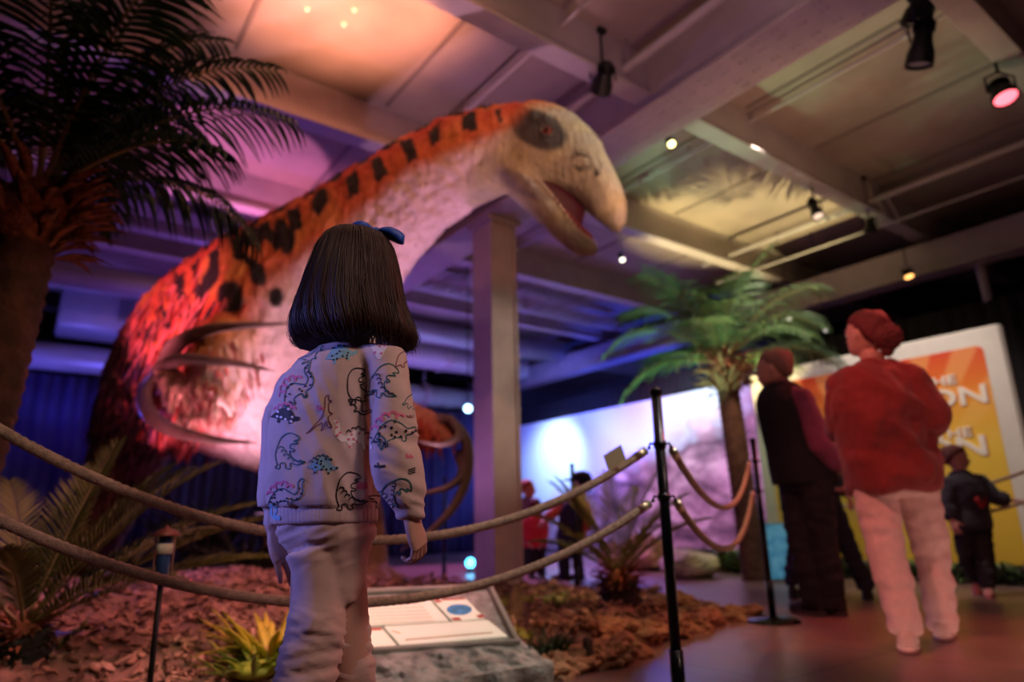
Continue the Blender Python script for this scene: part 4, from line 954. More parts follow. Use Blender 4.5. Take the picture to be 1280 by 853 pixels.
# ================================================================ people
def finger(m, p, d, n, L_, r, curl):
    """three phalanges bending towards -n"""
    ax = d.cross(n).normalized(); P = [V(p)]; q = V(p); dd = d.normalized(); R_ = [r*1.05]
    for k, f in enumerate((.44, .32, .24)):
        dd = Matrix.Rotation(-curl*(.6+.35*k), 3, ax) @ dd; q = q+dd*L_*f; P.append(q.copy()); R_.append(r*(.95-.10*k))
    m.tube(P, R_, 8, round_ends=True)
def hand(m, wrist, d, n, thumb, S, curl=.5, wr=None):
    """wrist point, finger direction, back-of-hand normal, thumb side direction, hand length S"""
    d = d.normalized(); thumb = (thumb-d*thumb.dot(d)).normalized(); n = d.cross(thumb)*(1 if d.cross(thumb).dot(n) > 0 else -1)
    PL, PW, TH = S*.50, S*.23, S*.085
    rg = [(wrist-d*S*.12, thumb*S*.14, n*S*.11), (wrist, thumb*S*.145, n*S*.10), (wrist+d*PL*.3, thumb*PW*.85, n*TH*1.15), (wrist+d*PL*.7, thumb*PW, n*TH*1.05), (wrist+d*PL, thumb*PW*.97, n*TH*.85), (wrist+d*PL*1.05, thumb*PW*.8, n*TH*.5)]
    m.rings(rg, 14, 2.4)
    for k, (off, ln) in enumerate(((.75, .46), (.26, .50), (-.24, .47), (-.72, .37))):
        finger(m, wrist+d*PL*.93+thumb*PW*off, (d+thumb*.07*(1.5-k)), n, S*ln, S*.047, curl*(1+.12*k))
    b = wrist+d*PL*.22+thumb*PW*.75
    finger(m, b, (d*.75+thumb*.75-n*.25), (n+thumb*.3).normalized(), S*.42, S*.058, curl*.5)
def head_mesh(m, c, H_, fwd, upv):
    """c centre of the head, H_ chin-to-crown"""
    f = fwd.normalized(); r = f.cross(upv).normalized(); u = r.cross(f)
    prof = [(-.50, .06, .10, .16), (-.47, .17, .20, .20), (-.38, .25, .30, .15), (-.25, .30, .38, .08), (-.10, .335, .43, .03), (.05, .355, .46, 0), (.20, .36, .47, -.02), (.33, .33, .43, -.03), (.43, .25, .33, -.04), (.49, .12, .17, -.04)]
    m.rings([(c+u*z*H_+f*o*H_*.9, r*a*H_, f*b*H_) for z, a, b, o in prof], 20)
    # nose, brow, lips, ears, cheeks
    m.tube([c+f*H_*.43+u*H_*.06, c+f*H_*.50-u*H_*.06, c+f*H_*.53-u*H_*.12], [H_*.03, H_*.04, H_*.05], 8, round_ends=True)
    m.ball(c+f*H_*.46-u*H_*.24, (H_*.10, H_*.04, H_*.03), 10, 6, (r, f, u)); m.ball(c+f*H_*.455-u*H_*.275, (H_*.085, H_*.04, H_*.03), 10, 6, (r, f, u))
    for s in (-1, 1):
        m.ball(c+r*s*H_*.365-f*H_*.02-u*H_*.03, (H_*.03, H_*.075, H_*.12), 10, 8, ((r+f*.3*s).normalized(), f, u))
        m.ball(c+f*H_*.41+r*s*H_*.15+u*H_*.08, (H_*.11, H_*.04, H_*.025), 10, 6, (r, f, u))
    return f, r, u
def eyes(t, c, H_, f, r, u, mt_skin=None):
    for s in (-1, 1):
        m = M(); m.ball(c+f*H_*.395+r*s*H_*.15-u*H_*.0, H_*.055, 12, 8); e = obj('eye', m, mat('eye white', (.75, .72, .7), .15), t)
        m = M(); m.ball(c+f*H_*.44+r*s*H_*.15, (H_*.022, H_*.012, H_*.022), 10, 6, (r, f, u)); obj('iris', m, mat('iris', (.05, .03, .02), .1), e)
        m = M(); m.ball(c+f*H_*.455+r*s*H_*.15+u*H_*.10, (H_*.08, H_*.015, H_*.014), 8, 5, (r, f, u)); obj('eyebrow', m, mat('eyebrow', (.05, .03, .02), .8), t)
    m = M(); m.ball(c+f*H_*.475-u*H_*.257, (H_*.09, H_*.03, H_*.018), 12, 6, (r, f, u)); obj('lips', m, mat('lips', (.45, .15, .13), .4), t)
def folds(amp, sc, sx=(1, 1, 1)):
    return lambda v: amp*(.5+noise.noise(V((v.x*sc*sx[0], v.y*sc*sx[1], v.z*sc*sx[2])))+.5*noise.noise(v*sc*2.3))
def person(label, J, H, yaw, skin, top, bottom, shoecol, haircol, hair='short', headfwd=None, sleeve=1., vest=None, topw=(1, 1, 1), legw=1., armw=1., hem=.02, collar=True, extra=None, curl=.5, vox=.012, loose=1.0, hand_s=None, faceup=0):
    """J: joints as (px,py,depth). H: body height in metres"""
    Jw = {k: W(*v) for k, v in J.items()}
    a = radians(yaw); BF = FH*cos(a)+RH*sin(a); BR = RH*cos(a)-FH*sin(a)
    base = V((Jw['pelvis'].x, Jw['pelvis'].y, 0)); t = thing('person', label, 'person', base)
    s = H; pel, che, nk, hd = Jw['pelvis'], Jw['chest'], Jw['neck'], Jw['head']; HH = J.get('_H', H/7.3) if not isinstance(J.get('_H'), tuple) else H/7.3
    HH = H/7.3 if H > 1.4 else H/6.4
    hf = (headfwd or BF).normalized(); up_ = (Z+hf*-.0).normalized()
    m = M(); f, r, u = head_mesh(m, hd, HH, hf, up_)
    def torso(m, inf, bot, kx=1., cap_sh=True):
        tx, tm, tb = topw; ax = (nk-pel)
        st = []
        if bot is not None: st += bot
        st += [(pel.lerp(che, .45), .078*tm, .062*tm), (che, .092*tx, .068*tx), (che.lerp(nk, .45), .091*tx, .060*tx), (che.lerp(nk, .74), .070*tx, .048*tx), (che.lerp(nk, .9), .05, .042), (nk, .034, .036), (nk.lerp(hd, .35), .032, .036)]
        if inf: st = st[:-1]
        m.rings([(c, BR*(a_*s+inf), BF*(b_*s+inf)) for c, a_, b_ in st], 22, 2.2)
    tb = topw[2]
    torso(m, 0, [(pel-Z*.045*s, .075, .06), (pel, .088, .066)])
    arms = [('shl', 'ell', 'wrl', -1), ('shr', 'elr', 'wrr', 1)]; legs_ = [('hl', 'kl', 'al', -1), ('hr', 'kr', 'ar', 1)]
    for a_, b_, c_, sg in arms:
        A_, B_, C_ = Jw[a_], Jw[b_], Jw[c_]; q = s*armw
        m.tube([che.lerp(nk, .55).lerp(A_, .5), A_, A_.lerp(B_, .5), B_, B_.lerp(C_, .35), C_], [.03*q, .031*q, .027*q, .022*q, .023*q, .015*q], 12, round_ends=True)
    for a_, b_, c_, sg in legs_:
        A_, B_, C_ = Jw[a_], Jw[b_], Jw[c_]
        m.tube([A_+Z*.03*s, A_.lerp(B_, .45), B_, B_.lerp(C_, .35), C_], [.046*s, .042*s, .030*s, .030*s, .019*s], 12, round_ends=True)
    sk = remesh(m, vox*.8, smooth=1); S_ = hand_s or H*.105
    hm = M()
    for a_, b_, c_, sg in arms:
        d = J.get('hd'+c_[2]); d = (W(*d)-Jw[c_]).normalized() if d else (Jw[c_]-Jw[b_]).normalized()
        th = (BF+BR*.1*-sg); n_ = BR*sg; hand(hm, Jw[c_]+d*S_*.08, d, n_, th if abs(th.normalized().dot(d)) < .85 else Z, S_, curl)
    h2 = remesh(hm, S_*.022, smooth=1); sk.add(h2.v, h2.f)
    obj('body', sk, mat('skin', skin, .5, var=.08, vscale=20), t); eyes(t, hd, HH, f, r, u)
    # top
    m = M(); hb = pel-Z*hem*s
    torso(m, .012*loose, [(hb, .09*tb, .07*tb), (hb.lerp(pel.lerp(che, .45), .3), .093*tb, .072*tb)])
    for a_, b_, c_, sg in arms:
        A_, B_, C_ = Jw[a_], Jw[b_], Jw[c_]; q = s*armw; g = .010*loose
        P = [che.lerp(nk, .6).lerp(A_, .3), A_, A_.lerp(B_, .5), B_]; R_ = [.034*q+g, .037*q+g, .033*q+g, .029*q+g]
        if sleeve >= 1: P += [B_.lerp(C_, .5), B_.lerp(C_, .96)]; R_ += [.027*q+g, .02*q+g]
        elif sleeve > .4: P += [B_.lerp(C_, .4)]; R_ += [.028*q+g]
        else: P = P[:3]; R_ = R_[:3]
        m.tube(P, R_, 14)
    tm_ = remesh(m, vox, smooth=2); ruffle(tm_, folds(.012*loose, 9, (1, 1, .6))); fo = J['head'][0]
    if loose > 1.3: ruffle(tm_, lambda v: .034*max(0, 1-2.6*abs(noise.noise(V((v.dot(BR)*4.2+v.z*3, v.z*2.6-v.dot(BR)*1.7, fo))))))
    obj('shirt', tm_, mat('shirt cloth', top, .85, var=.12, vscale=30, bump=.15, bscale=120, sheen=.2), t)
    if vest:
        m = M(); torso(m, .034*loose, [(hb-Z*.03*s, .092*tb, .075*tb), (hb.lerp(pel.lerp(che, .45), .3), .096*tb, .076*tb)]); vm = remesh(m, vox, smooth=2)
        obj('vest', vm, mat('vest cloth', vest, .9, var=.2, bump=.2, bscale=80), t)
    # trousers
    m = M(); m.rings([(pel+Z*.035*s, BR*.085*s*tb, BF*.066*s*tb), (pel, BR*.092*s*tb, BF*.072*s*tb), (pel-Z*.05*s, BR*.085*s*tb, BF*.068*s*tb)], 20, 2.2)
    for a_, b_, c_, sg in legs_:
        A_, B_, C_ = Jw[a_], Jw[b_], Jw[c_]; g = .008
        m.tube([A_+Z*.03*s, A_.lerp(B_, .45), B_, B_.lerp(C_, .45), C_, C_-Z*.018*s], [.05*s*legw+g, .046*s*legw+g, .037*s*legw+g, .036*s*legw+g, .031*s*legw+g, .030*s*legw+g], 14)
    tr = remesh(m, vox, smooth=2); ruffle(tr, folds(.012, 11, (1, 1, 2)))
    obj('trousers', tr, mat('trouser cloth', bottom, .85, var=.1, vscale=30, bump=.15, bscale=120), t)
    for a_, b_, c_, sg in legs_:
        C_ = Jw[c_]; td = J.get('t'+c_[1]); d = (W(*td)-C_) if td else BF.copy(); d.z = 0; d.normalize(); si = d.cross(Z); gz = 0
        L_ = .152*H; hz = min(C_.z, .06*H); b0 = V((C_.x, C_.y, 0))-d*L_*.27
        m = M(); m.rings([(b0+d*L_*x+Z*(zc*L_), si*w*L_, Z*h_*L_) for x, w, h_, zc in ((-.02, .06, .10, .17), (.03, .13, .18, .19), (.18, .155, .22, .22), (.35, .15, .20, .20), (.55, .17, .145, .145), (.75, .185, .12, .12), (.92, .15, .095, .095), (1.0, .06, .06, .08))], 18, 2.6)
        o = obj('shoe', m, mat('shoe upper', shoecol, .6, var=.1), t)
        m = M(); m.rings([(b0+d*L_*.48+Z*z_, si*L_*.185*k, d*L_*.53*k) for z_, k in ((.0, .96), (.004, 1), (.018, 1), (.024, .97))], 22, 2.3); obj('sole', m, mat('shoe sole', tuple(min(1, c*1.6+.02) for c in shoecol), .7), o)
    # hair
    m = M(); c = hd+u*HH*.04-f*HH*.03
    rn = random.Random(int(J['head'][0]))
    m.rings([(c+u*z*HH-f*o*HH, r*a_*HH, f*b_*HH) for z, a_, b_, o in ((-.30, .20, .12, .30), (-.20, .30, .22, .24), (-.05, .37, .34, .14), (.10, .40, .42, .08), (.25, .395, .46, .03), (.38, .32, .40, .02), (.46, .2, .25, .02), (.50, .07, .09, .02))], 22)
    for v_i, v in enumerate(m.v): m.v[v_i] = v + (v-c).normalized()*HH*(.05*noise.noise(v*26)+.03*noise.noise(v*60))
    if hair == 'bun':
        b0 = hd-f*HH*.50-u*HH*.12; 
        for k in range(60):
            a1 = rn.uniform(0, 6.28); e = rn.uniform(-1, 1); q = b0+V((cos(a1)*sqrt(1-e*e), sin(a1)*sqrt(1-e*e), e))*HH*.22; tn = (q-b0).cross(V((rn.gauss(0, 1), rn.gauss(0, 1), rn.gauss(0, 1)))).normalized()*HH*.2
            m.tube([q-tn, q+(q-b0)*.15, q+tn], [HH*.03, HH*.06, HH*.02], 6, round_ends=True)
        m.ball(b0, HH*.28, 14, 8)
        m.ball(b0-u*HH*.22, (HH*.16, HH*.14, HH*.22), 12, 8)
    obj('hair', m, mat('hair strands', haircol, .6, var=.4, vscale=60, bump=.5, bscale=120), t)
    if extra: extra(t, Jw, BF, BR)
    return t
# woman in the red shirt
person('person in loose red shirt and pale trousers seen from behind, hair in a bun',
       dict(pelvis=(1118, 598, 3.35), chest=(1100, 515, 3.3), neck=(1092, 455, 3.3), head=(1084, 418, 3.3), shl=(1056, 494, 3.36), ell=(1052, 525, 3.4), wrl=(1062, 540, 3.65), shr=(1134, 487, 3.24), elr=(1157, 519, 3.22), wrr=(1140, 535, 3.5),
            hl=(1093, 615, 3.37), kl=(1110, 700, 3.30), al=(1131, 783, 3.22), hr=(1145, 612, 3.33), kr=(1166, 695, 3.46), ar=(1177, 780, 3.5), tl=(1133, 770, 3.6), tr=(1185, 760, 3.9)),
       1.66, -8, (.62, .36, .28), (.24, .022, .020), (.78, .60, .56), (.7, .55, .5), (.16, .02, .02), 'bun', headfwd=(FH*.9-RH*.35+Z*.15), topw=(1.34, 1.34, 1.20), armw=1.2, legw=1.06, hem=.03, sleeve=1., loose=1.31)
# man in the dark vest
person('person in a black vest with plum sleeves and dark trousers facing the sign',
       dict(pelvis=(1006, 595, 4.45), chest=(988, 525, 4.4), neck=(975, 480, 4.4), head=(968, 461, 4.38), shl=(965, 497, 4.5), ell=(970, 545, 4.7), wrl=(978, 575, 4.85), shr=(1000, 500, 4.28), elr=(1027, 556, 4.22), wrr=(1050, 583, 4.3),
            hl=(995, 610, 4.5), kl=(1003, 680, 4.45), al=(1018, 752, 4.4), hr=(1020, 610, 4.36), kr=(1029, 680, 4.36), ar=(1042, 756, 4.35), tl=(985, 752, 4.6), tr=(1015, 758, 4.5)),
       1.78, 62-90, (.55, .33, .27), (.20, .035, .10), (.005, .005, .009), (.012, .01, .012), (.30, .17, .14), 'short', headfwd=(FH*.6-RH*.8), vest=(.005, .005, .010), topw=(1.12, 1.30, 1.12), armw=1.15, legw=1.12, hem=.0, loose=1.1)
# person hidden behind the man
person('person in dark clothes mostly hidden behind the vest wearer, legs striding apart',
       dict(pelvis=(1030, 640, 5.2), chest=(1024, 595, 5.2), neck=(1015, 560, 5.2), head=(1010, 535, 5.2), shl=(1000, 572, 5.2), ell=(1010, 610, 5.1), wrl=(1040, 612, 4.95), shr=(1036, 572, 5.2), elr=(1044, 598, 5.1), wrr=(1058, 618, 4.95),
            hl=(1014, 650, 5.2), kl=(996, 690, 5.2), al=(990, 727, 5.25), hr=(1044, 650, 5.2), kr=(1064, 692, 5.15), ar=(1082, 732, 5.1)),
       1.38, 30, (.7, .3, .22), (.02, .02, .05), (.02, .02, .04), (.01, .01, .01), (.04, .02, .02), topw=(1., 1., 1.), hem=.03)
# boy
def boy_print(t, Jw, BF, BR):
    c = Jw['chest'].lerp(Jw['pelvis'], .15); m = M()
    # irregular red splash on the chest
    c = Jw['chest'].lerp(Jw['pelvis'], .28)-RH*.012; P = [c+BF*.106+BR*(.055*cos(a_)*(1+.25*sin(3*a_)))+Z*(.05*sin(a_)*(1+.2*cos(5*a_))) for a_ in [2*pi*k/22 for k in range(22)]]
    Q = [p+BF*.008 for p in P]; m.add(P+Q, [tuple(range(22)), tuple(range(43, 21, -1))]+[(i, 22+i, 22+(i+1) % 22, (i+1) % 22) for i in range(22)])
    obj('chest_print', m, mat('red print cloth', (.55, .03, .04), .8, var=.5, vscale=40), t)
person('child in black tee with red print, one arm out to the rope by the sign',
       dict(pelvis=(1216, 655, 5.2), chest=(1211, 617, 5.2), neck=(1199, 590, 5.2), head=(1193, 573, 5.2), shl=(1226, 603, 5.2), ell=(1243, 622, 5.15), wrl=(1262, 625, 5.1), shr=(1187, 605, 5.2), elr=(1184, 632, 5.2), wrr=(1190, 650, 5.15),
            hl=(1226, 662, 5.2), kl=(1232, 700, 5.15), al=(1235, 731, 5.1), hr=(1206, 662, 5.22), kr=(1206, 695, 5.2), ar=(1218, 722, 5.35), tl=(1232, 748, 4.8), tr=(1222, 738, 5.0)),
       1.2, 165, (.55, .25, .22), (.025, .018, .04), (.015, .012, .016), (.6, .25, .25), (.16, .03, .03), headfwd=(RH*.9-FH*.35-Z*.1), topw=(1.15, 1.15, 1.1), hem=.03, extra=boy_print, vox=.01, armw=1.1)
# people beyond the column
person('child in a bright red jacket standing beyond the column',
       dict(pelvis=(670, 682, 7.7), chest=(669, 660, 7.7), neck=(669, 644, 7.7), head=(669, 633, 7.7), shl=(661, 650, 7.7), ell=(658, 666, 7.7), wrl=(661, 678, 7.6), shr=(678, 650, 7.7), elr=(681, 666, 7.7), wrr=(678, 678, 7.6),
            hl=(666, 687, 7.7), kl=(665, 702, 7.7), al=(664, 716, 7.7), hr=(675, 687, 7.7), kr=(676, 702, 7.7), ar=(677, 716, 7.7)),
       1.05, 10, (.6, .3, .25), (.7, .03, .06), (.02, .02, .03), (.02, .02, .02), (.15, .03, .03), topw=(1.4, 1.3, 1.2), armw=1.3)
person('person with red hair beyond the column, behind the red jacket child',
       dict(pelvis=(662, 668, 8.6), chest=(661, 641, 8.6), neck=(660, 622, 8.6), head=(659, 611, 8.6), shl=(650, 630, 8.6), ell=(647, 648, 8.6), wrl=(650, 662, 8.5), shr=(671, 630, 8.6), elr=(674, 648, 8.6), wrr=(672, 662, 8.5),
            hl=(657, 675, 8.6), kl=(657, 692, 8.6), al=(657, 708, 8.6), hr=(667, 675, 8.6), kr=(667, 692, 8.6), ar=(667, 708, 8.6)),
       1.3, 150, (.75, .3, .16), (.25, .12, .3), (.03, .03, .05), (.03, .03, .03), (.5, .08, .04), headfwd=RH)
def capx(t, Jw, BF, BR):
    m = M(); h = Jw['head']+Z*.09; m.lathe(h, [(.115, -.02), (.12, .0), (.10, .05), (.05, .075), (.004, .08)], 18); m.ball(h+BF*.12-Z*.01, (.09, .09, .012), 12, 5); obj('cap', m, mat('dark cap', (.01, .01, .02), .8), t)
person('person in dark cap and coral top beyond the column, one arm held out',
       dict(pelvis=(712, 668, 7.2), chest=(715, 640, 7.2), neck=(722, 620, 7.2), head=(727, 609, 7.2), shl=(706, 630, 7.2), ell=(694, 640, 7.15), wrl=(684, 648, 7.1), shr=(730, 632, 7.2), elr=(736, 650, 7.2), wrr=(732, 664, 7.15),
            hl=(706, 676, 7.2), kl=(705, 700, 7.2), al=(706, 722, 7.2), hr=(718, 676, 7.2), kr=(722, 700, 7.2), ar=(724, 722, 7.2)),
       1.32, -70, (.6, .3, .25), (.65, .10, .08), (.012, .012, .03), (.01, .01, .01), (.03, .02, .02), headfwd=(-RH*.8+FH*.3), topw=(1.15, 1.1, 1.1), vest=(.02, .015, .04), extra=capx)
# ================================================================ the girl
D0 = 1.15
ya_ = radians(25); BF = FH*cos(ya_)+RH*sin(ya_); BR = RH*cos(ya_)-FH*sin(ya_)
gb_ = W(405, 690, D0); gt = thing('person', 'young girl seen from behind, blue bow, pale pink sweatshirt printed with dinosaurs', 'person', (gb_.x, gb_.y, 0))
MP = 1.15/830/.98
def GP(x, y, d=D0): return W(x, y, d)
def ring_at(x, y, hw, d=D0, kb=.80):
    # half width in pixels as seen; torso ellipse turned with the body
    s_ = hw*MP; vis = sqrt(cos(ya_)**2+(kb*sin(ya_))**2); a = s_/vis; return (GP(x, y, d), BR*a, BF*a*kb)
def legpt(x, y, d): return W(x, y, d)
fl = lambda p, z: V((p.x, p.y, z))
kL, kR = W(386, 842, 1.13), W(440, 842, 1.17)
aL = fl(W(362, 853, 1.10), .075); aR = fl(W(438, 853, 1.20), .075)
SKN = mat('girl skin', (.62, .38, .30), .5, var=.06, vscale=30, bump=.05, bscale=300)
# arm joints
La = [(372, 482, 1.19, 24), (352, 530, 1.21, 23), (349, 580, 1.21, 21), (347, 640, 1.19, 15), (345, 656, 1.19, 13)]
Ra = [(486, 456, 1.12, 25), (493, 500, 1.10, 24), (494, 545, 1.09, 25), (499, 588, 1.085, 26), (507, 620, 1.08, 21), (512, 641, 1.08, 17)]
m = M(); HC = W(444, 366, 1.172); HH = .165
hfw = (FH*.85+RH*.35+Z*.25).normalized()
f, r, u = head_mesh(m, HC, HH, hfw, Z)
m.tube([W(432, 450, 1.15), W(438, 420, 1.15), HC-Z*.05], [.030, .025, .030], 14)
st = [ring_at(408, 700, 44), ring_at(407, 670, 48), ring_at(406, 600, 50), ring_at(407, 520, 50), ring_at(412, 480, 50), ring_at(425, 450, 36), ring_at(434, 440, 22)]
m.rings(st, 22, 2.2)
for A_ in (La, Ra):
    P = [W(x, y, d) for x, y, d, r_ in A_]; m.tube([st[4][0].lerp(P[0], .5)]+P, [.026, .026, .024, .022, .021, .018, .017][:len(P)+1], 12, round_ends=True)
for hip, k_, a_ in ((W(392, 700, 1.14), kL, aL), (W(430, 700, 1.17), kR, aR)):
    m.tube([hip, hip.lerp(k_, .5), k_, k_.lerp(a_, .4), a_, a_-Z*.03], [.036, .034, .029, .030, .022, .020], 14, round_ends=True)
sk = remesh(m, .006, smooth=2)
def xhand(wr, d, n, th, S, curl):
    hm = M(); hand(hm, wr, d, n, th, S, curl); h = remesh(hm, .0016, smooth=2); return h
wR = W(513, 646, 1.078); wL = W(345, 664, 1.15)
hR = xhand(wR, (W(520, 668, 1.085)-wR), BR, BF, .098, .62); sk.add(hR.v, hR.f)
hL = xhand(wL, (W(356, 690, 1.14)-wL), -BR*.6-FH*.6, BF*.5-FH*.2+RH*.6, .105, .35); sk.add(hL.v, hL.f)
obj('body', sk, SKN, gt); eyes(gt, HC, HH, f, r, u)
# ---- trousers
m = M(); m.rings([ring_at(407, 640, 55), ring_at(407, 656, 58), ring_at(408, 672, 57), ring_at(412, 690, 46), ring_at(414, 712, 40), ring_at(414, 735, 36), ring_at(414, 752, 30)], 26, 2.2)
LL = [(392, 684, 1.125, 35), (398, 705, 1.125, 34), (399, 740, 1.125, 32), (396, 775, 1.12, 33), (389, 812, 1.12, 33), (383, 845, 1.115, 35)]
RR = [(432, 684, 1.175, 31), (430, 715, 1.175, 29), (428, 750, 1.175, 28), (434, 785, 1.175, 27), (439, 815, 1.18, 26), (440, 845, 1.18, 25)]
for A_, k_, a_ in ((LL, kL, aL), (RR, kR, aR)):
    P = [W(x, y, d) for x, y, d, r_ in A_]; R_ = [q[3]*MP*.90 for q in A_]
    P += [P[-1].lerp(a_, .45), a_.lerp(P[-1], .1), a_-Z*.01]; R_ += [.042, .034, .032]; m.tube(P, R_, 20)
tr = remesh(m, .0042, smooth=6)
def tr_fold(v):
    px = (v-CAM); x = CX+FPX*px.dot(RC)/px.dot(FW); y = CY-FPX*px.dot(UC)/px.dot(FW)
    k = smooth(735, 800, y); k2 = 1-smooth(690, 720, y)
    w = noise.noise(V((x*.012, y*.055+x*.012, v.x*6))); w2 = noise.noise(V((x*.03+9, y*.11-x*.02, v.y*8)))
    ridge = 1-abs(w)*2.2; ridge2 = 1-abs(w2)*2.2
    fn_ = .0055*k*ridge+.0035*k*ridge2
    # pull lines fanning from the seat
    d_ = noise.noise(V((x*.02, (y+x*.35)*.075, 3))); fn_ += .0030*k2*(1-abs(d_)*2.4)
    return fn_+.0012*noise.noise(v*40)
ruffle(tr, tr_fold)
obj('trousers', tr, mat('soft pink jersey', (.66, .49, .45), .9, var=.06, vscale=60, bump=.12, bscale=700, sheen=.3), gt)
for C_, sg in ((aL, -1), (aR, 1)):
    d = BF; si = BR; L_ = .17; b0 = fl(C_, 0)-d*L_*.25; m = M()
    m.rings([(b0+d*L_*x+Z*(zc*L_), si*w*L_, Z*h_*L_) for x, w, h_, zc in ((-.02, .06, .12, .18), (.03, .14, .20, .21), (.18, .17, .25, .25), (.35, .17, .22, .22), (.55, .19, .16, .16), (.75, .2, .13, .13), (.92, .16, .10, .10), (1.0, .06, .06, .08))], 18, 2.6)
    o = obj('shoe', m, mat('white shoe', (.7, .68, .66), .5), gt); m = M(); m.rings([(b0+d*L_*.48+Z*z_, si*L_*.2*k, d*L_*.53*k) for z_, k in ((0, .96), (.004, 1), (.016, 1), (.02, .97))], 22, 2.3); obj('sole', m, mat('shoe sole', (.5, .4, .4), .7), o)
# ---- sweatshirt
m = M()
m.rings([ring_at(406, 655, 61), ring_at(406, 652, 62.5), ring_at(406, 640, 63), ring_at(406, 634, 62), ring_at(405, 628, 64.5), ring_at(404, 600, 64), ring_at(403, 560, 63), ring_at(404, 520, 61), ring_at(408, 490, 60), ring_at(414, 468, 57), ring_at(422, 452, 50), ring_at(430, 440, 36), ring_at(434, 430, 27), ring_at(437, 424, 25), ring_at(438, 418, 24)], 40, 2.25)
P = [W(x, y, d) for x, y, d, r_ in La]; R_ = [q[3]*MP for q in La]
m.tube([W(400, 468, 1.16)]+P[:3]+[W(347, 622, 1.195), W(346, 634, 1.19), W(346, 638, 1.19), W(345, 655, 1.19), W(345, 659, 1.19)], [.03]+R_[:3]+[.029, .026, .0205, .0205, .019], 22)
P = [W(x-(3 if y < 600 else 0), y, d) for x, y, d, r_ in Ra]; R_ = [(q[3]+(2 if q[1] < 600 else 0))*MP*.97 for q in Ra]
m.tube([W(452, 452, 1.14)]+P[:5]+[W(510, 630, 1.08), W(511, 634, 1.08), W(513, 645, 1.08), W(513, 648, 1.08)], [.034]+R_[:5]+[.0265, .0215, .021, .0195], 24)
sw = remesh(m, .0036, smooth=5)
def sw_fold(v):
    px = (v-CAM); x = CX+FPX*px.dot(RC)/px.dot(FW); y = CY-FPX*px.dot(UC)/px.dot(FW)
    if y > 633 and x < 480: return .0006*sin(x*1.3)
    o = .0022*noise.noise(v*13)+.0022*(1-abs(noise.noise(V((x*.03, y*.016, 2))))*2)
    if x > 466 and y > 470:   # creases across the sleeve
        w = noise.noise(V((x*.015, y*.06-x*.03, 7))); o += .0042*(1-abs(w)*2.4)*smooth(480, 560, y)
    else:
        w = noise.noise(V((x*.045-y*.012, y*.010, 11))); o += .0048*(1-abs(w)*2.2)*smooth(440, 520, y)
    o -= .0035*math.exp(-((x-467)/5)**2)*smooth(450, 500, y)
    return o
ruffle(sw, sw_fold)
SB = BVHTree.FromPolygons(sw.v, sw.f)
hits = {}
def onto(x, y, off):
    dr = ray(x, y).normalized(); h = SB.ray_cast(CAM, dr)
    if h[0] is None: return None
    n = h[1]; n = n if n.dot(dr) < 0 else -n
    return h[0]+n*off, n
INK = dict(teal=1, black=2, pink=3, blue=4, white=5, brown=6)
def stroke(pts, wpx, ink, off=.0009):
    wpx *= 1.35
    sw.mi = INK[ink]; P = []
    for (a, b) in zip(pts, pts[1:]):
        n = max(1, int(sqrt((a[0]-b[0])**2+(a[1]-b[1])**2)/1.2))
        for i in range(n): P.append((a[0]+(b[0]-a[0])*i/n, a[1]+(b[1]-a[1])*i/n))
    P.append(pts[-1]); Q = []; 
    for p in P:
        h = onto(p[0], p[1], off)
        if h is None: 
            Q.append(None); continue
        Q.append(h)
    V_ = []; prev = None
    for i, h in enumerate(Q):
        if h is None: prev = None; continue
        j = i+1 if i+1 < len(Q) and Q[i+1] else (i-1 if i > 0 and Q[i-1] else None)
        if j is None: prev = None; continue
        t = (Q[j][0]-h[0]); t = -t if j < i else t
        s_ = t.cross(h[1]); 
        if s_.length < 1e-7: prev = None; continue
        s_.normalize(); k = len(sw.v); w_ = wpx*MP*.5; sw.v += [h[0]-s_*w_, h[0]+s_*w_]
        if prev is not None and (h[0]-sw.v[prev]).length < .012: sw.f.append([prev, prev+1, k+1, k]); sw.m.append(sw.mi)
        prev = k
def fill(poly, ink, off=.0006, step=1.1):
    sw.mi = INK[ink]; xs = [p[0] for p in poly]; ys = [p[1] for p in poly]; g = {}
    x0, y0 = min(xs), min(ys); nx, ny = int((max(xs)-x0)/step)+2, int((max(ys)-y0)/step)+2
    for j in range(ny-1):
        for i in range(nx-1):
            if inpoly(x0+(i+.5)*step, y0+(j+.5)*step, poly):
                ids = []
                for (a, b) in ((i, j), (i+1, j), (i+1, j+1), (i, j+1)):
                    if (a, b) not in g:
                        h = onto(x0+a*step, y0+b*step, off)
                        if h is None: g[a, b] = None
                        else: g[a, b] = len(sw.v); sw.v.append(h[0])
                    ids.append(g[a, b])
                if None not in ids and (sw.v[ids[0]]-sw.v[ids[2]]).length < .01: sw.f.append(ids); sw.m.append(sw.mi)
def tf(pts, cx, cy, s, rot=0, flip=False):
    a = radians(rot); o = []
    for x, y in pts:
        if flip: x = -x
        o.append((cx+s*(x*cos(a)-y*sin(a)), cy+s*(x*sin(a)+y*cos(a))))
    return o
def smoothline(pts, k=3, closed=False):
    P = list(pts); n = len(P); o = []
    for i in range(n if closed else n-1):
        p0, p1, p2, p3 = (P[(i-1) % n] if closed or i else P[0]), P[i], P[(i+1) % n], (P[(i+2) % n] if closed or i+2 < n else P[-1])
        for j in range(k):
            t = j/k; o.append(tuple(.5*((2*p1[c])+(p2[c]-p0[c])*t+(2*p0[c]-5*p1[c]+4*p2[c]-p3[c])*t*t+(3*p1[c]-p0[c]-3*p2[c]+p3[c])*t**3) for c in (0, 1)))
    o.append(P[0] if closed else P[-1]); return o
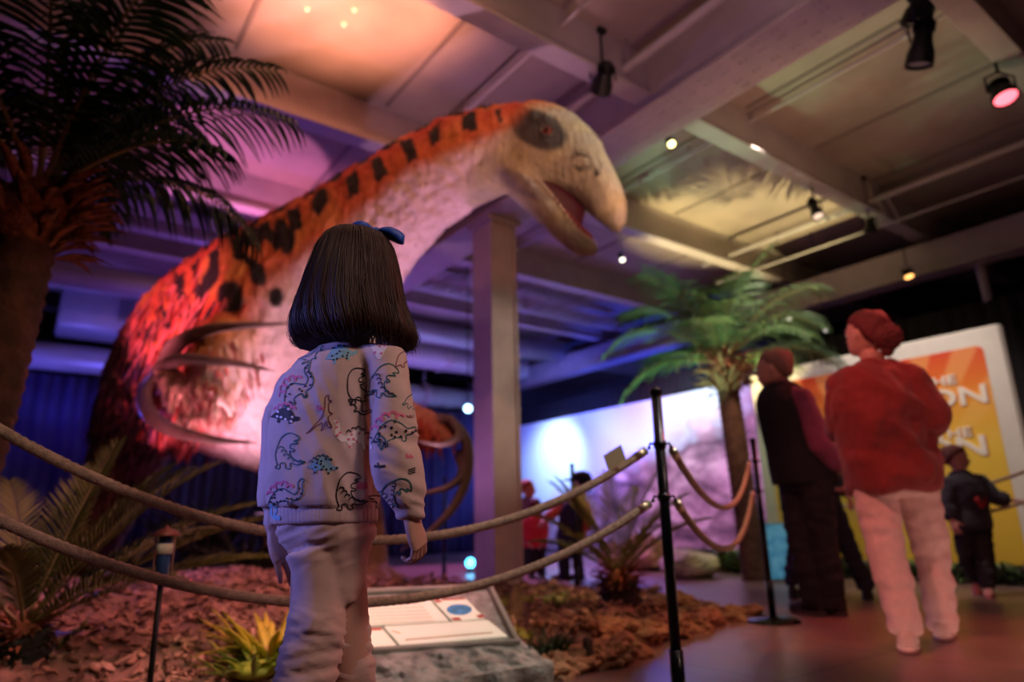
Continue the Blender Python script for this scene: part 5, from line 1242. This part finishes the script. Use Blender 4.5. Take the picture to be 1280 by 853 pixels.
# line drawings, unit boxes (y down)
REX = [(-.28, .48), (-.36, .2), (-.3, -.1), (-.22, -.32), (-.02, -.48), (.22, -.44), (.34, -.32), (.16, -.27), (.30, -.2), (.10, -.16), (.06, -.05), (.2, .0), (.14, .06), (.06, .04), (.1, .2), (.3, .34), (.55, .33), (.3, .44), (.1, .4), (.12, .56), (-.02, .56), (-.06, .42), (-.2, .44), (-.2, .58), (-.34, .58), (-.28, .48)]
LONG = [(-.62, .34), (-.52, .12), (-.34, -.12), (-.08, -.22), (.14, -.08), (.3, .0), (.44, -.14), (.44, -.36), (.56, -.5), (.66, -.42), (.58, -.34), (.58, -.04), (.42, .16), (.2, .2), (.16, .36), (.06, .36), (.04, .2), (-.24, .22), (-.28, .38), (-.38, .38), (-.4, .22), (-.52, .38), (-.62, .34)]
STEG = [(-.6, .2), (-.42, .0), (-.2, -.2), (.06, -.26), (.28, -.12), (.42, .06), (.6, .06), (.64, .16), (.46, .22), (.34, .22), (.3, .36), (.2, .36), (.18, .24), (-.18, .26), (-.2, .38), (-.32, .38), (-.32, .24), (-.6, .2)]
RUN = [(-.55, .5), (-.3, .3), (-.05, .08), (.08, -.2), (.14, -.5), (.26, -.56), (.24, -.42), (.34, -.36), (.22, -.3), (.2, -.05), (.3, .02), (.18, .08), (.14, .2), (.22, .44), (.1, .4), (.06, .22), (-.02, .42), (-.12, .5), (-.06, .26), (-.55, .5)]
def bumps(line, cx, cy, s, rot, flip, ink, n, r, w=1.):
    for k in range(n):
        t = k/(n-1)*(len(line)-1); i = min(int(t), len(line)-2); x = line[i][0]+(line[i+1][0]-line[i][0])*(t-i); y = line[i][1]+(line[i+1][1]-line[i][1])*(t-i)
        stroke(tf([(x+r*cos(a_), y+r*sin(a_)) for a_ in [pi+j*pi/5 for j in range(6)]], cx, cy, s, rot, flip), w, ink, .0011)
def dots(poly, ink, n, r, seed):
    R = random.Random(seed); xs = [p[0] for p in poly]; ys = [p[1] for p in poly]; got = []
    for _ in range(400):
        if len(got) >= n: break
        x, y = R.uniform(min(xs), max(xs)), R.uniform(min(ys), max(ys))
        if inpoly(x, y, poly) and all((x-a)**2+(y-b)**2 > (2.4*r)**2 for a, b in got): got.append((x, y))
    for x, y in got: fill([(x+r*cos(a_), y+r*.85*sin(a_)) for a_ in [k*pi/4 for k in range(8)]], ink, .0012, .7)
def draw(shape, cx, cy, s, rot=0, flip=False, line='black', w=1.1, body=None, spots=None, nsp=12, rs=1.5, plates=None, crest=None, seed=1):
    P = tf(smoothline(shape, 3, True), cx, cy, s, rot, flip)
    if body: fill(P, body)
    if spots: dots(P, spots, nsp, rs, seed)
    if line: stroke(P, w, line)
    back = {id(REX): [(-.2, .0), (-.1, .12), (.0, .26), (.2, .36), (.4, .37)], id(LONG): [(-.5, .06), (-.34, -.16), (-.08, -.27), (.16, -.12)], id(STEG): [(-.44, -.02), (-.22, -.24), (.06, -.31), (.3, -.16)], id(RUN): [(-.3, .26), (-.08, .05), (.05, -.2)]}[id(shape)]
    if plates: bumps(back, cx, cy, s, rot, flip, plates, 6, .07, w)
    if crest: bumps([(x, y-.1) for x, y in back], cx, cy, s, rot, flip, crest, 5, .11, 2.2)
draw(LONG, 372, 486, 40, -28, line='teal', spots='black', nsp=16, rs=1.5, crest='pink', seed=2)
draw(STEG, 357, 518, 28, 8, line='black', body='black', spots='white', nsp=7, rs=1.9, crest='pink', seed=3)
draw(RUN, 404, 518, 40, -8, line='brown', w=1.)
for k in range(4): stroke([(396+k*2, 507+k % 2*3), (398+k*2.5, 513-k % 2)], 1.6, 'pink')
draw(REX, 360, 562, 42, 4, line='teal', plates='teal')
draw(STEG, 403, 580, 32, 4, line=None, body='blue', spots='black', nsp=13, rs=1.5, plates='teal', seed=5)
draw(LONG, 357, 619, 38, -4, line='teal', spots='black', nsp=14, rs=1.5, crest='pink', seed=6)
draw(REX, 436, 612, 44, 0, line='black', plates='black')
for a_ in range(4): stroke([(446+a_*3.4, 612), (447.5+a_*3.4, 603), (449+a_*3.4, 611)], 1.7, 'pink')
draw(LONG, 442, 546, 40, 2, True, line=None, body='white', spots='pink', nsp=10, rs=1.7, plates='black', seed=8)
draw(STEG, 425, 440, 34, -10, line=None, body='blue', spots='black', nsp=12, rs=1.3, seed=9)
draw(RUN, 388, 444, 30, 30, line='teal', w=1.)
draw(REX, 447, 480, 40, -14, line='black')
draw(LONG, 449, 508, 22, 60, line='black', w=1.3)
tri = tf([(-.5, -.3), (.5, -.3), (.1, .5), (-.1, .5)], 474, 436, 26); fill(tri, 'white'); dots(tri, 'pink', 7, 1.5, 4)
bumps([(-.5, -.34), (0, -.4), (.5, -.34)], 474, 436, 26, 0, False, 'black', 7, .09, 1.6)
draw(REX, 480, 474, 42, 22, line='teal', plates='black')
draw(STEG, 505, 447, 26, -30, line='brown', w=1.)
draw(STEG, 490, 538, 46, -14, line='teal', spots='black', nsp=15, rs=1.9, crest='pink', seed=11)
draw(STEG, 478, 552, 16, 80, line='teal')
draw(REX, 497, 612, 36, 52, line='teal', plates='black')
for a_ in range(4): stroke([(508+a_*2.2, 568+a_ % 2*2), (509+a_*2.2, 573)], 2., 'pink')
for a_ in range(3): stroke([(510, 588+a_*2.6), (519, 585+a_*2.6)], .9, 'black')
for a_ in range(3): stroke([(508+a_*3, 519+a_), (510+a_*3, 523), (512+a_*2, 519)], .9, 'brown')
stroke([(468, 583), (475, 584), (482, 583)], 2.2, 'black'); stroke([(472, 579), (474, 583)], 1.5, 'black')
draw(LONG, 475, 628, 22, 55, line='black', spots='black', nsp=6, rs=1.3, body='white', seed=13)
draw(LONG, 343, 640, 14, 90, line='blue', w=2.4)
draw(REX, 517, 500, 22, 40, line='teal', w=.9)
me = sw.mesh(V(gt.location))
inks = [mat('print teal', (.02, .13, .15), .7), mat('print black', (.012, .012, .02), .7), mat('print pink', (.75, .18, .32), .7), mat('print blue', (.25, .55, .75), .7), mat('print white', (.85, .82, .84), .7), mat('print brown', (.20, .07, .09), .7)]
so = obj('sweatshirt', me, [mat('sweatshirt jersey', (.66, .52, .50), .92, var=.05, vscale=60, bump=.12, bscale=800, sheen=.3)]+inks, gt)
# hem, cuff seams as raised stitching
# ---- hair
def hairmat():
    m, nt, b = _nt('dark brown hair'); N, L = nt.nodes, nt.links
    tc = N.new('ShaderNodeTexCoord'); n = N.new('ShaderNodeTexNoise'); n.inputs['Scale'].default_value = 70; n.inputs['Detail'].default_value = 3; L.new(tc.outputs['Object'], n.inputs['Vector'])
    r_ = N.new('ShaderNodeValToRGB'); r_.color_ramp.elements[0].color = (.016, .008, .006, 1); r_.color_ramp.elements[1].color = (.06, .026, .018, 1); L.new(n.outputs['Fac'], r_.inputs['Fac'])
    L.new(r_.outputs[0], b.inputs['Base Color']); b.inputs['Roughness'].default_value = .5; b.inputs['Specular IOR Level'].default_value = .4; return m
# horizontal sections: y, left x, right x, depth radius (m), depth centre
HS = [(289, 428, 452, .018, 1.16), (293, 412, 472, .045, 1.16), (300, 403, 486, .065, 1.16), (312, 396, 494, .082, 1.16), (330, 389, 499, .092, 1.16), (350, 382, 503, .097, 1.158), (370, 375, 506, .098, 1.157), (390, 368, 511, .096, 1.155), (405, 365, 516, .094, 1.155), (416, 366, 519, .091, 1.155), (425, 369, 519, .083, 1.155), (431, 376, 514, .070, 1.155), (434, 388, 504, .055, 1.155)]
def hair_pt(v, ang, off=0.):
    """v 0..1 crown to tips, ang 0..2pi (0 = right, pi/2 = away)"""
    t = v*(len(HS)-1); i = min(int(t), len(HS)-2); f_ = t-i
    y, xl, xr, dr_, dc = [HS[i][k]*(1-f_)+HS[i+1][k]*f_ for k in range(5)]
    # back hem is higher in the middle-left, hangs longer at the right side
    c = W((xl+xr)/2, y, dc); hw = (xr-xl)/2*dc/830/.98
    p = c+RH*(hw+off)*cos(ang)+FH*(dr_+off)*sin(ang)
    p = p+(RH*.0035*sin(v*7+ang*3+1)+FH*.003*sin(v*8+ang*5))*v
    return p
def vmax(a_): return 1-(.10*math.exp(-((cos(a_)-.30)/.27)**2) if sin(a_) < 0 else 0)
m = M(); NA = 72; rg = []
vs = []; fs = []
for j in range(41):
    for k in range(NA):
        a_ = 2*pi*k/NA; v = j/40*.93*vmax(a_); vs.append(hair_pt(v, a_, -.003+.0012*sin(a_*23+3*sin(v*3))+.0008*sin(a_*51)))
for j in range(40):
    for k in range(NA): fs.append((j*NA+k, j*NA+(k+1) % NA, (j+1)*NA+(k+1) % NA, (j+1)*NA+k))
# face opening: drop the lower front quads so the face is free
def front(k): return abs(((2*pi*(k+.5)/NA)-(pi/2-.45)+pi) % (2*pi)-pi) < .72
fs = [q for i, q in enumerate(fs) if not (i//NA > 13 and front(i % NA))]
m.add(vs, fs); n0 = len(m.v); m.add([V(p) for p in [hair_pt(0, 0)*.0+W(440, 287.5, 1.16)]], []); 
for k in range(NA): m.f.append([n0, k, (k+1) % NA]); m.m.append(0)
rn = random.Random(2); 
for k in range(3600):
    a_ = rn.uniform(0, 2*pi)
    if front(int(a_/(2*pi)*NA)) and rn.random() < .9: continue
    clump = .35*noise.noise(V((cos(a_)*4, sin(a_)*4, 5)))
    v0, v1 = rn.uniform(0, .35) if rn.random() < .75 else rn.uniform(.3, .6), min(1, .955+.05*noise.noise(V((cos(a_)*5, sin(a_)*5, 1)))+rn.uniform(-.03, .03))*vmax(a_)
    lift = rn.uniform(-.002, .0035)+.0016*sin(a_*17+clump*6+3*sin(a_*3)); P = []; ph = rn.uniform(0, 6.28); wob = rn.uniform(.005, .045); n_ = 13; sw_ = rn.uniform(-.05, .05)
    flip_ = rn.uniform(-.012, .006)
    for i in range(n_+1):
        t = i/n_; v = v0+(v1-v0)*t; aa = a_+wob*sin(ph+t*5)+sw_*t*t+.10*clump*t
        p = hair_pt(min(v, 1), aa, lift*(.3+.7*t)+(flip_*max(0, t-.85)/.15))
        P.append(p)
    # tips: left side curls inward, right side flicks out
    rt = cos(a_); e = P[-1]; d = (P[-1]-P[-2]).normalized(); L_ = rn.uniform(.004, .018)
    outv = (RH*cos(a_)+FH*sin(a_))
    if rt > .5: d2 = (d*.8+outv*.5+RH*.1).normalized(); L_ *= 1.0
    elif rt < -.3: d2 = (d*.6-outv*.8).normalized()
    else: d2 = (d-outv*.35).normalized()
    P += [e+d2*L_*.6, e+(d2*1.2+d*.1)*L_]
    w_ = rn.uniform(.0006, .0012); K = len(P)-1
    m.tube(P, [w_*(.6+.4*min(1, i/3))*(1 if i < K-2 else (K-i)/3+.05) for i in range(K+1)], 3, cap=False)
# stray hairs
for k in range(90):
    a_ = rn.choice((rn.uniform(-.9, .5), rn.uniform(2.6, 3.9))); v0 = rn.uniform(.2, .7); P = []
    for i in range(9):
        t = i/8; P.append(hair_pt(min(1, v0+(1-v0)*t), a_, .002+.010*t*t*rn.uniform(.7, 1.2)+.003*sin(t*4+k)))
    P.append(P[-1]+(P[-1]-P[-2])*.6); m.tube(P, .00035, 3, cap=False)
obj('hair', m, hairmat(), gt)
# ---- bow
m = M(); m_bow = mat('blue satin bow', (.01, .13, .85), .45, var=.3, vscale=60, sheen=.3)
bc = W(470, 290, 1.15); dirs = (W(502, 301, 1.16)-W(445, 288, 1.13)).normalized(); un = dirs.cross(FH).normalized()
un = un if un.z > 0 else -un
def loop(end, wdt, dpt):
    P = []; mid = (bc+end)/2; ax_ = (end-bc); 
    rg = []
    for i in range(13):
        t = i/12; w_ = wdt*(.30+.9*sin(pi*min(1, t*1.05)*.62)); th = dpt*(.5+1.0*sin(pi*t))
        if t > .93: w_ *= .85
        rg.append((bc.lerp(end, t)+un*.004*sin(pi*t), un*w_, FH*th))
    m.rings(rg, 18, 2.3)
loop(W(440, 285, 1.13), .009, .012); loop(W(505, 300, 1.15), .0095, .012)
m.ball(bc, (.009, .009, .008), 14, 8); 
for i, v in enumerate(m.v): m.v[i] = v+un*.0012*sin((v-bc).dot(FH)*900)
obj('bow', m, m_bow, gt)
# ================================================================ light
def lamp(name, kind, loc, energy, col, target=None, size=.1, spot_=60, blend=.3, sy=None):
    l = bpy.data.lights.new(name, kind); l.energy = energy; l.color = col
    if kind == 'SPOT': l.spot_size = radians(spot_); l.spot_blend = blend; l.shadow_soft_size = size
    elif kind == 'AREA':
        l.size = size
        if sy: l.shape = 'RECTANGLE'; l.size_y = sy
    else: l.shadow_soft_size = size
    o = bpy.data.objects.new(name, l); link(o); o.location = loc
    if target is not None: o.rotation_euler = (V(target)-V(loc)).to_track_quat('-Z', 'Y').to_euler()
    return o
# dim hall ambience
w = bpy.data.worlds.new('hall'); bpy.context.scene.world = w; w.use_nodes = True
w.node_tree.nodes['Background'].inputs[0].default_value = (.10, .06, .10, 1); w.node_tree.nodes['Background'].inputs[1].default_value = 0.0
lamp('house_fill', 'AREA', (2.0, 1.5, 4.1), 24, (1, .60, .46), (2.2, 2.5, 0), 3.0)
lamp('floor_bounce', 'AREA', (3.7, .6, .02), 9, (1, .5, .4), (3.7, .61, 4), 2.2)
lamp('ceiling_wash', 'SPOT', (5.0, 2.0, 2.4), 45, (1, .56, .32), (5.2, 2.6, 4.2), .2, 130, .8)
lamp('ceiling_wash', 'SPOT', (2.6, 2.2, 2.2), 22, (1, .50, .34), (2.6, 3.0, 4.2), .2, 120, .8)
lamp('orange_wash', 'SPOT', (1.35, 3.7, 3.1), 300, (1, .37, .22), (1.4, 3.75, 4.25), .03, 96, .7)
mg = G(292, 200, 4.2)
lamp('magenta_wash', 'SPOT', (mg.x-.1, mg.y-.1, 2.9), 120, (.9, .25, .62), mg, .03, 70, .15)
lamp('violet_ceiling', 'SPOT', (2.0, 9.0, .4), 170, (.35, .12, 1), (2.2, 8.0, 4.2), .1, 110, .8)
lamp('violet_ceiling', 'SPOT', (5.5, 9.5, .4), 160, (.40, .18, 1), (5.2, 9.0, 4.2), .1, 100, .8)
lamp('violet_girder', 'SPOT', (1.6, .8, 1.6), 26, (.55, .22, 1), (3.6, 2.2, 4.1), .1, 50, .6)
lamp('blue_wall', 'SPOT', (-.5, 9.3, 3.0), 70, (.04, .02, 1), (-.4, 11.5, 1.5), .1, 80, .5)
lamp('blue_wall', 'SPOT', (6.0, 9.3, 2.9), 40, (.05, .03, 1), (6.2, 11.5, 1.2), .1, 70, .6)
lamp('blue_duct', 'SPOT', (.1, 9.8, 1.4), 130, (.16, .13, 1), (.3, 11.3, 3.2), .1, 66, .6)
lamp('duct_violet', 'SPOT', (5.2, 9.4, 1.4), 90, (.4, .25, 1), (5.2, 11.0, 3.3), .1, 90, .7)
lamp('mural_blue', 'SPOT', (6.6, 8.6, 2.4), 520, (.16, .18, 1), (8.4, 9.6, 1.7), .08, 120, .8)
lamp('mural_white', 'SPOT', (7.3, 9.6, 2.3), 240, (.5, .68, 1), (8.4, 9.9, 1.75), .12, 90, .9)
lamp('mural_violet', 'SPOT', (5.6, 6.8, 3.4), 750, (.80, .45, 1), (8.4, 6.9, 1.2), .1, 80, .8)
lamp('mural_teal', 'SPOT', (6.9, 6.0, 3.0), 150, (.3, .9, .65), (8.4, 6.6, 2.2), .1, 60, .8)
lamp('drape_blue', 'SPOT', (7.6, 7.5, 1.2), 350, (.04, .08, 1), (8.7, 8.0, 2.85), .1, 70, .6)
pk = W(906, 440, 6.5)
ct = G(915, 250, ZC); cr_ = W(906, 425, 6.5); lp = ct+(cr_-ct)*((ZC-.35)/(ZC-cr_.z))
lamp('palm_uplight', 'SPOT', (pk.x+.32, pk.y+.5, .3), 1100, (1, .82, .36), G(925, 272, ZC), .015, 46, .6)
lamp('palm_green', 'SPOT', (4.3, 5.2, .5), 300, (.45, 1, .5), W(830, 420, 6.3), .05, 50, .7)
lamp('palm_front', 'SPOT', (4.4, 2.6, 3.4), 170, (1, .60, .40), W(895, 480, 6.4), .05, 26, .7)
# dinosaur
lamp('dino_pink', 'SPOT', W(345, 735, 4.0), 520, (1, .50, .62), W(350, 430, 4.8), .06, 75, .8)
lamp('dino_violet', 'SPOT', W(560, 735, 4.2), 200, (1, .50, .72), W(520, 260, 4.2), .06, 50, .8)
lamp('dino_orange', 'SPOT', (.6, .8, 3.7), 150, (1, .36, .18), W(430, 290, 4.5), .05, 60, .6)
lamp('dino_flank', 'SPOT', (-.7, 3.9, 1.3), 480, (1, .20, .30), W(245, 375, 4.9), .05, 34, .6)
lamp('dino_head', 'SPOT', (3.6, .8, 3.6), 180, (1, .82, .60), W(715, 200, 3.8), .05, 26, .5)
lamp('dino_rim_blue', 'SPOT', W(40, 560, 7.2), 120, (.1, .1, 1), W(140, 560, 5.9), .1, 90, .5)
lamp('haunch_fill', 'SPOT', (.75, 4.2, .45), 70, (1, .24, .34), W(215, 420, 5.0), .1, 60, .7)
lamp('bed_gold', 'SPOT', (2.8, 2.6, 3.4), 60, (1, .7, .32), G(630, 775), .05, 26, .5)
lamp('bush_light', 'SPOT', (.9, 1.0, 2.6), 30, (1, .85, .4), G(330, 855), .05, 20, .6)
lamp('rope_left', 'SPOT', (.3, -.6, 2.6), 14, (1, .70, .55), W(160, 660, 1.7), .08, 40, .6)
lamp('column_warm', 'SPOT', (5.2, 2.4, 2.4), 120, (1, .74, .58), (3.9, 5.3, 1.9), .1, 40, .7)
lamp('column_violet', 'SPOT', (1.6, 5.6, .6), 45, (.95, .35, .9), (3.7, 5.4, 1.9), .1, 70, .7)
# bed
lamp('bed_red', 'SPOT', (1.7, 1.7, 3.8), 420, (1, .30, .34), W(250, 760, 3.6), .06, 50, .6)
lamp('bed_violet', 'SPOT', (-.6, 6.0, 3.4), 300, (.35, .15, 1), W(140, 730, 4.4), .06, 36, .7)
lamp('bed_gold', 'SPOT', (3.0, 2.8, 3.6), 120, (1, .58, .22), G(780, 790), .05, 36, .5)
lamp('panel_light', 'SPOT', (2.1, .6, 2.9), 90, (1, .93, .82), W(580, 830, 2.45), .05, 26, .5)
lamp('sago_light', 'SPOT', (.2, .2, 2.6), 35, (.9, .72, .4), W(60, 690, 2.7), .05, 36, .6)
lamp('floor_violet', 'SPOT', (5.6, 8.0, 3.8), 800, (.8, .25, .8), (4.6, 6.8, 0), .1, 70, .6)
lamp('trunk_red', 'SPOT', (.9, .9, 1.2), 9, (1, .2, .10), W(40, 300, 2.4), .05, 30, .6)
# right side
rl = G(1253, 122, 3.6)
lamp('red_lamp', 'SPOT', rl+V((-.05, -.05, -.14)), 180, (1, .10, .09), W(1125, 560, 3.3), .05, 60, .6)
lamp('red_fill', 'SPOT', (2.6, -1.4, 2.6), 60, (1, .26, .24), W(1110, 600, 3.4), .1, 42, .6)
lamp('red_side', 'SPOT', (1.5, 1.5, 2.5), 110, (1, .24, .20), W(1105, 610, 3.35), .05, 44, .6)
lamp('board_light', 'SPOT', (5.0, 2.9, 3.9), 300, (1, .85, .70), (7.0, 3.2, 1.1), .08, 75, .7)
lamp('hedge_green', 'SPOT', (6.0, 4.2, 2.6), 40, (.6, 1, .3), (6.8, 4.2, 0), .05, 70, .6)
# girl
lamp('girl_blue', 'SPOT', W(-500, 330, .9), 36, (.26, .26, 1), W(390, 540, 1.15), .12, 40, .6)
lamp('rope_warm', 'SPOT', (2.2, -.6, 2.6), 50, (1, .66, .46), W(800, 600, 2.1), .05, 30, .6)
lamp('girl_warm', 'SPOT', (1.15, -1.25, 2.6), 105, (1, .60, .50), W(450, 560, 1.15), .25, 22, .6)
# ================================================================ camera
cd_ = bpy.data.cameras.new('camera'); co = bpy.data.objects.new('camera', cd_); link(co)
cd_.sensor_width = 36; cd_.lens = FPX/1280*36; cd_.clip_start = .02
co.matrix_world = Matrix(((RC.x, UC.x, -FW.x, CAM.x), (RC.y, UC.y, -FW.y, CAM.y), (RC.z, UC.z, -FW.z, CAM.z), (0, 0, 0, 1)))
cd_.dof.use_dof = True; cd_.dof.focus_distance = (W(430, 520, 1.12)-CAM).dot(FW); cd_.dof.aperture_fstop = 2.2; cd_.dof.aperture_blades = 0
sc = bpy.context.scene; sc.camera = co
sc.view_settings.view_transform = 'Standard'; sc.view_settings.look = 'None'; sc.view_settings.gamma = 1; sc.view_settings.use_curve_mapping = False; sc.view_settings.exposure = 0
sc.cycles.use_denoising = True; sc.cycles.max_bounces = 6; sc.cycles.sample_clamp_indirect = 4; sc.cycles.caustics_reflective = False; sc.cycles.caustics_refractive = False
